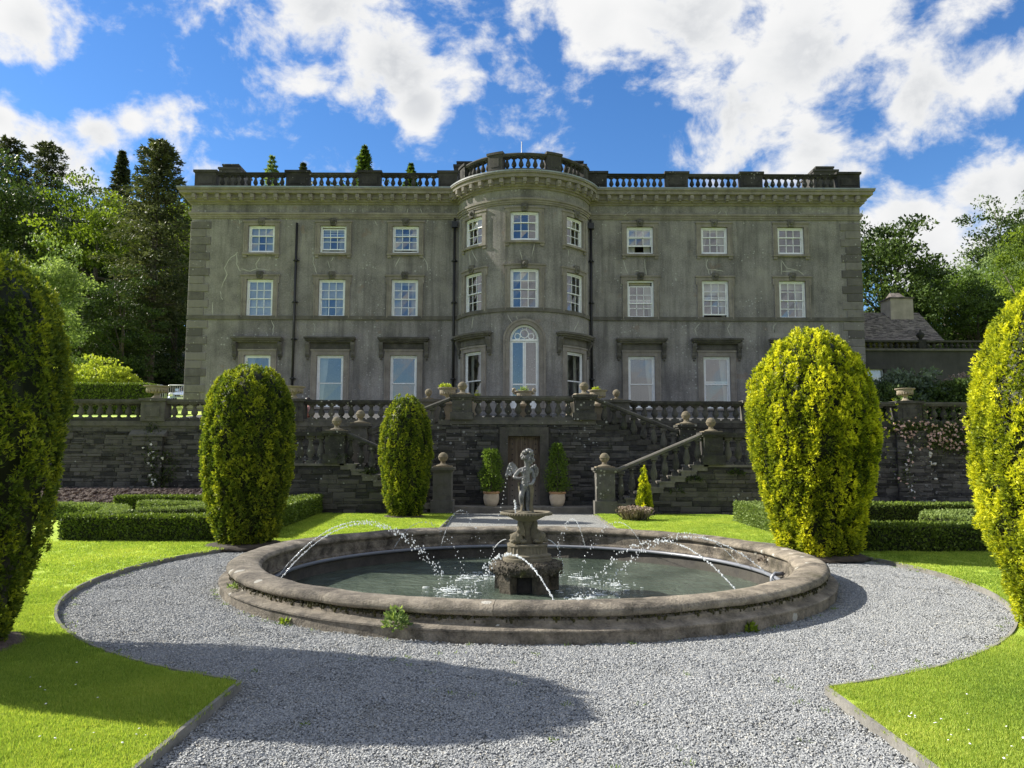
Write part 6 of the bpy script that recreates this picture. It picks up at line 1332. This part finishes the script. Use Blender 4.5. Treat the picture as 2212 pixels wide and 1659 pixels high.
for px, py, y, ky, lab in ((0, 420, 82, 'd1', 'deep shaded tree low in the wood at the far left'), (110, 400, 84, 'd1', 'deep shaded tree in the wood behind the light green tree'), (230, 400, 86, 'd1', 'deep shaded tree behind the beech'), (330, 380, 88, 'd1', 'deep shaded tree behind the tall conifer'), (400, 420, 84, 'd1', 'deep shaded tree behind the left roof corner'), (60, 600, 56, 'd1', 'low shaded tree behind the light green tree'), (330, 640, 60, 'd1', 'low shaded tree just right of the beech foot'), (440, 410, 80, 'beech', 'light green tree seen through the balustrade at the left roof corner'), (610, 388, 84, 'beech', 'bright tree behind the second bay of the left roof balustrade'), (800, 392, 82, 'd1', 'dark tree behind the third bay of the left roof balustrade'), (2000, 600, 66, 'd1', 'dark tree far behind the side wing roof'), (2230, 600, 60, 'd1', 'dark tree at the right edge under the bright tree')):
    c, h = at(px, py, y); o = copy_thing(TR[ky], c, px, h / {'beech': at(215, 392, 58)[1], 'd1': at(60, 375, 62)[1]}[ky] * .97); tag(o, lab)
rg = np.random.default_rng(500); VV, FF, TT, nv = [], [], [], 0     # the wood going on to both sides, one mass
for i in range(34):
    sd_ = -1 if i < 22 else 1; y = rg.uniform(52, 95); x = sd_ * (y * .72 + rg.uniform(6, 45)); z = terr(x, y); hh = rg.uniform(12, 18); n = 2200; d = unit(rg.normal(size=(n, 3))); q = rg.uniform(.6, 1.05, (n, 1)) * (1 + .15 * np.sin(d[:, :1] * 9 + i) * np.cos(d[:, 2:] * 7))
    P = np.array([x, y, z + hh * .5]) + d * q * np.array([rg.uniform(3.5, 5.5), rg.uniform(3.5, 5.5), hh * .5]); V, F = blades(P, unit(d + rg.normal(size=(n, 3)) * .7), rg.uniform(.5, 1.0, n), np.full(n, .45), rg); VV.append(V); FF.append(F + nv); nv += len(V); TT.append(np.clip(rg.normal(rg.uniform(.35, .6), .15, n), 0, 1))
o = np_obj('woodland', np_mesh('woodland', np.vstack(VV), np.vstack(FF), 'dark_leaf', np.concatenate(TT))); o['kind'] = 'stuff'
# shrubs of the upper garden
def shrub(px, py, y, rx, mat, seed, label, **k_):
    c, h = at(px, py, y); return tree('shrub', c, h, label, 'broad', mat, seed, rx, zc=.5, rzf=.5, trunk=.05, group='shrubs on the upper terrace', cat='shrub', **{**dict(clumps=90, per=70, ls=.16, cr=(.3, .55), flat=.55), **k_})
shrub(195, 770, 34.5, 1.75, 'gold_shrub_leaf', 71, 'bright yellow-green spreading shrub behind the upper clipped hedge', flat=.35)
shrub(255, 795, 34.2, .95, 'gold_shrub_leaf', 75, 'low yellow-green side branch shrub right of the bright spreading shrub', flat=.3, clumps=50)
shrub(215, 760, 53, 3.8, 'dark_leaf', 72, 'dark rhododendron mass behind the bright spreading shrub', clumps=150, ls=.22)
shrub(325, 790, 55, 3.2, 'dark_leaf', 73, 'dark rhododendron mass at the foot of the tall conifer', clumps=150, ls=.22)
shrub(1950, 800, 29.5, 1.3, 'grey_leaf', 74, 'grey-green tall-stemmed shrub under the side wing wall', ls=.2)
shrub(2045, 812, 29, 1.6, 'dark_leaf', 76, 'dark dome-shaped shrub above the climbing roses')
shrub(1895, 830, 28.5, 1.2, 'dark_leaf', 77, 'dark shrub half hidden behind the largest clipped yew')
shrub(2085, 803, 31, 1.2, 'sedum_stem', 78, 'russet-tinged shrub by the side wing next to the right edge yew', clumps=60)
shrub(2120, 830, 28, 1.4, 'dark_leaf', 79, 'dark shrub meeting the right edge yew above the terrace wall')
c0, c1 = U(90, 850, 30.5), U(322, 850, 30.5); zt = U(220, 830, 30.5).z; zg = terr(c0.x, 30.5)
hedge([(c0.x - 4, 30.8), (c1.x, 30.8)], .9, zt - zg, 'box_leaf', 81, 'tall flat-topped clipped hedge on the upper terrace left of the house', z=zg, n=900, ln=.085, grp=None, name='clipped_hedge')

# ------------------------------------------------------------------ car, barriers, person
cy_ = 43.5; c = U(359, 860, cy_); zg = terr(c.x, cy_) ; cw = 1.78; cx_ = c.x + cw / 2
car = thing('parked_car', (cx_, cy_, zg), 'light blue hatchback parked nose towards the garden beside the house corner', 'car')
sec = [(0, .34, .55, .80), (.10, .25, .72, .86), (.9, .2, .92, .89), (1.35, .2, .98, .89), (3.9, .2, 1.0, .88), (4.15, .3, .95, .82)]   # y, zlow, zhigh, half width
b = MB(); vs = []
for y, zl_, zh, hw in sec: vs += [(cx_ + x, cy_ + y, zg + z) for x, z in ((-hw * .9, zl_), (-hw, zl_ + .12), (-hw, zh - .18), (-hw * .88, zh - .03), (-hw * .4, zh), (hw * .4, zh), (hw * .88, zh - .03), (hw, zh - .18), (hw, zl_ + .12), (hw * .9, zl_))]
b.add(vs, [(i * 10 + j, i * 10 + (j + 1) % 10, i * 10 + 10 + (j + 1) % 10, i * 10 + 10 + j) for i in range(5) for j in range(10)] + [tuple(range(10)), tuple(50 + j for j in reversed(range(10)))], True); b.obj('body', 'car_paint', car)
b = MB(); vs = []
for y, z, hw in ((1.05, .95, .80), (1.85, 1.44, .60), (2.6, 1.52, .62), (3.6, 1.40, .60), (4.0, .98, .78)): vs += [(cx_ - hw, cy_ + y, zg + z), (cx_ + hw, cy_ + y, zg + z)]
b.add(vs + [(cx_ - .8, cy_ + 2.5, zg + .95), (cx_ + .8, cy_ + 2.5, zg + .95)], [(i * 2, i * 2 + 1, i * 2 + 3, i * 2 + 2) for i in range(4)] + [(0, 2, 4, 6, 8, 10), (1, 11, 9, 7, 5, 3)]); b.obj('cabin', 'car_paint', car)
b = MB(); L = lambda a, e, f: tuple(a[i] + (e[i] - a[i]) * f for i in range(3)); q = [vs[0], vs[1], vs[3], vs[2]]
b.add([(cx_ - .74, cy_ + 1.08, zg + .995), (cx_ + .74, cy_ + 1.08, zg + .995), (cx_ + .56, cy_ + 1.82, zg + 1.435), (cx_ - .56, cy_ + 1.82, zg + 1.435)], [(0, 1, 2, 3)]); b.obj('windscreen', 'car_dark', car)
for sg in (-1, 1):
    b = MB(); b.add([(cx_ + sg * .79, cy_ + 1.3, zg + 1.0), (cx_ + sg * .625, cy_ + 1.95, zg + 1.40), (cx_ + sg * .64, cy_ + 3.4, zg + 1.38), (cx_ + sg * .81, cy_ + 3.6, zg + 1.0)], [(0, 1, 2, 3)]); b.obj('side_window', 'car_dark', car)
    b = MB(); b.ball((cx_ + sg * .66, cy_ + .07, zg + .66), .17, 10, 7, (1.0, .55, .75)); b.obj('headlight', 'lamp_glass', car)
    b = MB(); b.box(cx_ + sg * .88 - .1, cx_ + sg * .88 + .1, cy_ + 1.3, cy_ + 1.42, zg + .98, zg + 1.12); b.obj('wing_mirror', 'car_paint', car)
    for yy in (.8, 3.35):
        b = MB(); x = cx_ + sg * .78; b.tube([(x - .1, cy_ + yy, zg + .3), (x + .1, cy_ + yy, zg + .3)], .3, 16, False); wh = b.obj('wheel', 'tyre', car); b = MB(); b.tube([(x - .11, cy_ + yy, zg + .3), (x + .11, cy_ + yy, zg + .3)], .18, 12, False); b.obj('hubcap', 'chrome', wh)
b = MB(); b.box(cx_ - .42, cx_ + .42, cy_ - .03, cy_ + .06, zg + .56, zg + .66); b.box(cx_ - .5, cx_ + .5, cy_ - .02, cy_ + .06, zg + .26, zg + .36); g_ = b.obj('grille', 'car_dark', car)
b = MB(); b.ball((cx_, cy_ - .04, zg + .62), .075, 10, 6, (1.3, .3, .8)); b.box(cx_ - .42, cx_ + .42, cy_ - .04, cy_ - .02, zg + .665, zg + .685); b.obj('badge', 'chrome', g_)
b = MB(); b.box(cx_ - .26, cx_ + .26, cy_ - .05, cy_ - .025, zg + .40, zg + .51); b.obj('number_plate', 'plate_white', car)
for px0, px1, pyt, y, lab in ((300, 357, 832, 40.5, 'galvanised crowd barrier behind the stone urn'), (360, 425, 832, 40.2, 'galvanised crowd barrier standing in front of the blue car')):
    a, e = U(px0, pyt, y), U(px1, pyt, y); zg = terr(a.x, y); t = thing('metal_barrier', ((a.x + e.x) / 2, y, zg), lab, 'barrier', 'metal barriers by the car'); zt = a.z; b = MB(); z0 = zg + .12
    b.tube([(a.x, y, z0), (a.x, y, zt - .15), (a.x + .05, y, zt - .04), (a.x + .15, y, zt), (e.x - .15, y, zt), (e.x - .05, y, zt - .04), (e.x, y, zt - .15), (e.x, y, z0), (a.x, y, z0 + .001)], .024, 6); b.obj('frame', 'galvanised', t)
    b = MB(); n = int((e.x - a.x) / .11)
    for i in range(1, n): x = a.x + (e.x - a.x) * i / n; b.tube([(x, y, z0), (x, y, zt)], .009, 4, False, False)
    b.obj('bars', 'galvanised', t)
    for x in (a.x + .2, e.x - .2): b = MB(); b.tube([(x, y - .3, zg + .02), (x, y, zg + .14), (x, y + .3, zg + .02)], .02, 5); b.obj('foot', 'galvanised', t)

# person sitting on the terrace behind the balusters
hp = U(666, 878, 24.75); zt = 2.70; px_ = hp.x
per = thing('person', (px_, 24.75, zt), 'person with long dark hair in a pink top sitting on the terrace behind the balusters', 'person')
k_ = 1.0; q = lambda x, y, z: Vector((px_ + x, 24.75 + y, zt + z))
pts = [(q(.02, 0, .10), .13), (q(.02, 0, .25), .12), (q(.0, 0, .40), .13), (q(-.01, 0, .48), .06), (q(-.015, -.01, .53), .055), (q(-.03, -.02, .60), .088), (q(-.03, -.02, .68), .075),
       (q(-.02, -.16, .40), .05), (q(-.10, -.20, .22), .042), (q(-.26, -.16, .27), .032), (q(-.33, -.15, .29), .03), (q(.05, .16, .40), .05), (q(.10, .18, .2), .042), (q(.13, .12, .03), .03),
       (q(-.10, -.09, .12), .09), (q(-.38, -.10, .36), .065), (q(-.42, -.1, .06), .042), (q(-.54, -.1, .03), .035), (q(-.10, .09, .12), .09), (q(-.36, .10, .38), .065), (q(-.40, .1, .06), .042), (q(-.52, .1, .03), .035)]
skin('body', pts, [(0, 1), (1, 2), (2, 3), (3, 4), (4, 5), (5, 6), (2, 7), (7, 8), (8, 9), (9, 10), (2, 11), (11, 12), (12, 13), (0, 14), (14, 15), (15, 16), (16, 17), (0, 18), (18, 19), (19, 20), (20, 21)], 'skin', per)
b = MB(); hc = q(-.02, -.01, .64); b.ball(hc, .105, 10, 8, (1, 1, 1.1)); b.tube([hc + Vector((.05, 0, .02)), q(.09, 0, .5), q(.11, 0, .36), q(.10, 0, .24)], [.09, .085, .08, .03], 8); b.v = [(x, y, z) if not (x < px_ - .055 and z < zt + .68) else (px_ - .055, y, z) for x, y, z in b.v]; b.obj('hair', 'dark_hair', per)
b = MB(); b.lathe([(.165, .14), (.155, .25), (.165, .36), (.15, .44), (.08, .475)], 14, q(.01, 0, 0)); b.obj('top', 'pink_cloth', per)
b = MB(); b.tube([q(.03, -.09, .12), q(-.16, -.095, .18)], [.125, .105], 10); b.tube([q(.03, .09, .12), q(-.16, .095, .18)], [.125, .105], 10); b.obj('shorts', 'coral_cloth', per)
b = MB(); b.ball(q(-.115, -.02, .615), .018, 6, 5); b.ball(q(-.105, -.05, .635), .01, 5, 4); b.ball(q(-.105, .01, .635), .01, 5, 4); b.ball(q(-.1, -.02, .575), .016, 6, 4, (.6, 1.3, .5)); b.obj('face', 'skin', per)

# ------------------------------------------------------------------ gravel chips, grass blades, daisies
def clump_obj(name, me): o = bpy.data.objects.new(name, me); return o
def scatter(name, P, src_meshes, seed, smin, smax, tilt=0.0):
    me = bpy.data.meshes.new(name); me.from_pydata([tuple(p) for p in P], [], []); o = register(bpy.data.objects.new(name, me)); o['kind'] = 'stuff'
    col = bpy.data.collections.new(name + '_sources')
    for m_ in src_meshes: col.objects.link(bpy.data.objects.new(m_.name, m_))
    ng = bpy.data.node_groups.new(name, 'GeometryNodeTree'); ng.interface.new_socket('Geometry', in_out='INPUT', socket_type='NodeSocketGeometry'); ng.interface.new_socket('Geometry', in_out='OUTPUT', socket_type='NodeSocketGeometry')
    N = ng.nodes; gi, go = N.new('NodeGroupInput'), N.new('NodeGroupOutput'); ci = N.new('GeometryNodeCollectionInfo'); ci.inputs[0].default_value = col; ci.inputs[1].default_value = True; ci.inputs[2].default_value = True
    ip = N.new('GeometryNodeInstanceOnPoints'); ip.inputs['Pick Instance'].default_value = True; rv = N.new('FunctionNodeRandomValue'); rv.data_type = 'FLOAT_VECTOR'; rv.inputs[0].default_value = (-tilt, -tilt, 0); rv.inputs[1].default_value = (tilt, tilt, 6.283); rv.inputs['Seed'].default_value = seed
    rs_ = N.new('FunctionNodeRandomValue'); rs_.data_type = 'FLOAT'; rs_.inputs[2].default_value = smin; rs_.inputs[3].default_value = smax; rs_.inputs['Seed'].default_value = seed + 1
    l = ng.links; l.new(gi.outputs[0], ip.inputs['Points']); l.new(ci.outputs[0], ip.inputs['Instance']); l.new(rv.outputs[0], ip.inputs['Rotation']); l.new(rs_.outputs[1], ip.inputs['Scale']); l.new(ip.outputs[0], go.inputs[0])
    md = o.modifiers.new('scatter', 'NODES'); md.node_group = ng; return o
rg = np.random.default_rng(99)
def chips(seed, n, rad, s):
    rr = random.Random(seed); b = MB()
    for _ in range(n):
        a, r = rr.uniform(0, 2 * pi), rad * math.sqrt(rr.random()); l, w_, h = rr.uniform(*s), rr.uniform(*s) * .7, rr.uniform(*s) * .35; m_ = Matrix.Rotation(rr.uniform(0, 6.3), 3, 'Z') @ Matrix.Rotation(rr.gauss(0, .35), 3, 'X') @ Matrix.Rotation(rr.gauss(0, .35), 3, 'Y')
        q = [m_ @ Vector((x * l / 2 * rr.uniform(.7, 1.1), y * w_ / 2 * rr.uniform(.7, 1.1), z * h / 2)) for z in (-1, 1) for x, y in ((-1, -.7), (.6, -1), (1, .5), (-.3, 1))]
        z0 = rr.uniform(.002, .012); b.add([(p.x + r * math.cos(a), p.y + r * math.sin(a), p.z + z0) for p in q], [(3, 2, 1, 0), (4, 5, 6, 7), (0, 1, 5, 4), (1, 2, 6, 5), (2, 3, 7, 6), (3, 0, 4, 7)])
    me = b.mesh('gravel_chips', 'gravel_chip', fix=False); at_ = me.attributes.new('tint', 'FLOAT', 'FACE'); at_.data.foreach_set('value', np.repeat(np.array([rr.random() for _ in range(n)], np.float32), 6)); return me
def on_gravel(p):
    x, y = p[:, 0], p[:, 1]; rf2 = np.hypot(x - FC.x, y - FC.y); rg2 = np.hypot(x - GC.x, y - GC.y)
    return (rf2 > 3.95) & ((rg2 < GR - .06) | ((y < 6) & (x > QL + .06) & (x < QR - .06)) | ((y > 14) & (x > PL + .06) & (x < PR_ - .06) & (y < 21)))
p = np.stack([rg.uniform(-5.4, 5.9, 26000), rg.uniform(2.6, 16.5, 26000)], 1); keep = on_gravel(p) & (rg.random(len(p)) < np.clip(9.0 / p[:, 1] - .1, .12, 1)); p = p[keep]
scatter('gravel_stones', np.column_stack([p, np.zeros(len(p))]), [chips(i, 90, .13, (.008, .021)) for i in range(3)], 3, .8, 1.15)
def sward(seed, n, rad, hh, wd):
    r2 = np.random.default_rng(seed); a = r2.uniform(0, 2 * pi, n); r = rad * np.sqrt(r2.random(n)); P = np.stack([r * np.cos(a), r * np.sin(a), np.zeros(n)], 1); D = unit(np.stack([r2.normal(size=n) * .45, r2.normal(size=n) * .45, np.ones(n)], 1)); V, F = blades(P, D, r2.uniform(.5, 1.2, n) * hh, np.full(n, wd), r2); return np_mesh('grass_tuft', V, F, 'lawn_blade', np.clip(r2.normal(.5, .2, n), 0, 1))
def on_lawn(p):
    x, y = p[:, 0], p[:, 1]; rg2 = np.hypot(x - GC.x, y - GC.y); ok = (rg2 > GR + .02) & ~((y < 8) & (x > QL - .02) & (x < QR + .02)) & ~((y > 13) & (x > PL - .02) & (x < PR_ + .02)) & (y < 20.4)
    for cx, cy, r in ((-4.68, 6.15, .7), (5.05, 6.98, .7), (-4.58, 13.35, .6), (4.86, 12.3, .7), (-2.68, 19.4, .5)): ok &= np.hypot(x - cx, y - cy) > r
    return ok & ~((x < -5.2) & (y > 14.0)) & ~((x > 5.6) & (y > 12.7))
p = np.stack([rg.uniform(-7, 7, 60000), rg.uniform(2.9, 9, 60000)], 1); k1 = on_lawn(p) & (np.abs(p[:, 0]) < p[:, 1] * .72 + .5) & (rg.random(len(p)) < np.clip(5.2 / p[:, 1], .3, 1)); pa = p[k1]
scatter('lawn_grass', np.column_stack([pa, np.full(len(pa), LZ - .004)]), [sward(i, 95, .068, .03, .0036) for i in range(3)], 5, .75, 1.2)
p = np.stack([rg.uniform(-9, 9, 30000), rg.uniform(9, 20.4, 30000)], 1); k1 = on_lawn(p) & (rg.random(len(p)) < .75); pb = p[k1]
scatter('lawn_grass', np.column_stack([pb, np.full(len(pb), LZ - .004)]), [sward(i + 9, 60, .11, .032, .008) for i in range(3)], 7, .75, 1.2)
m_ = MB(); m_.lathe([(.001, .003), (.005, .002), (.0065, .0)], 7); dm = m_.mesh('daisy', 'white_petal')
cl = [G(2180 - 330 + rg.normal() * 60, 1690 - 135 + rg.normal() * 12, LZ) for _ in range(0)]
dp = [G(px + rg.normal() * sx_, py + rg.normal() * sy_, LZ) for px, py, sx_, sy_, n in ((1985, 1560, 45, 9, 26), (2050, 1640, 90, 40, 22), (2150, 1600, 80, 40, 16), (170, 1610, 120, 22, 22), (330, 1215, 130, 12, 40), (120, 1480, 80, 40, 16), (250, 1200, 100, 10, 30)) for _ in range(int(n * .45))]
dp = np.array([(q.x, q.y, LZ + .03) for q in dp]); dp = dp[on_lawn(dp)]
scatter('daisies', dp, [dm], 11, .7, 1.3, .4)

# small weeds in the gravel and along its edges
rw = np.random.default_rng(12); VV, FF, TT = [], [], []; nv = 0; cand = []
for bd in EDGES:
    for i in range(3, len(bd) - 2, 1):
        if rw.random() < .5: cand.append((bd[i][0] + (GC.x - bd[i][0]) * rw.uniform(.005, .03), bd[i][1] + (GC.y - bd[i][1]) * rw.uniform(.005, .03)))
for _ in range(60): cand.append((rw.uniform(-3.5, 4), rw.uniform(3.6, 6.4)))
for _ in range(30): a = rw.uniform(-pi, 0); cand.append((FC.x + 3.93 * math.cos(a), FC.y + 3.93 * math.sin(a)))
cand = np.array(cand); cand = cand[on_gravel(cand) | (np.hypot(cand[:, 0] - FC.x, cand[:, 1] - FC.y) < 3.96)]
for x, y in cand:
    n = rw.integers(8, 26); P = np.array([x, y, .004]) + rw.normal(size=(n, 3)) * np.array([.022, .022, 0]); D = unit(rw.normal(size=(n, 3)) * .8 + np.array([0, 0, .8])); V, F = blades(P, D, rw.uniform(.012, .045, n), np.full(n, .007), rw); VV.append(V); FF.append(F + nv); nv += len(V); TT.append(rw.random(n))
o = np_obj('gravel_weeds', np_mesh('gravel_weeds', np.vstack(VV), np.vstack(FF), 'pale_leaf', np.concatenate(TT))); o['kind'] = 'stuff'
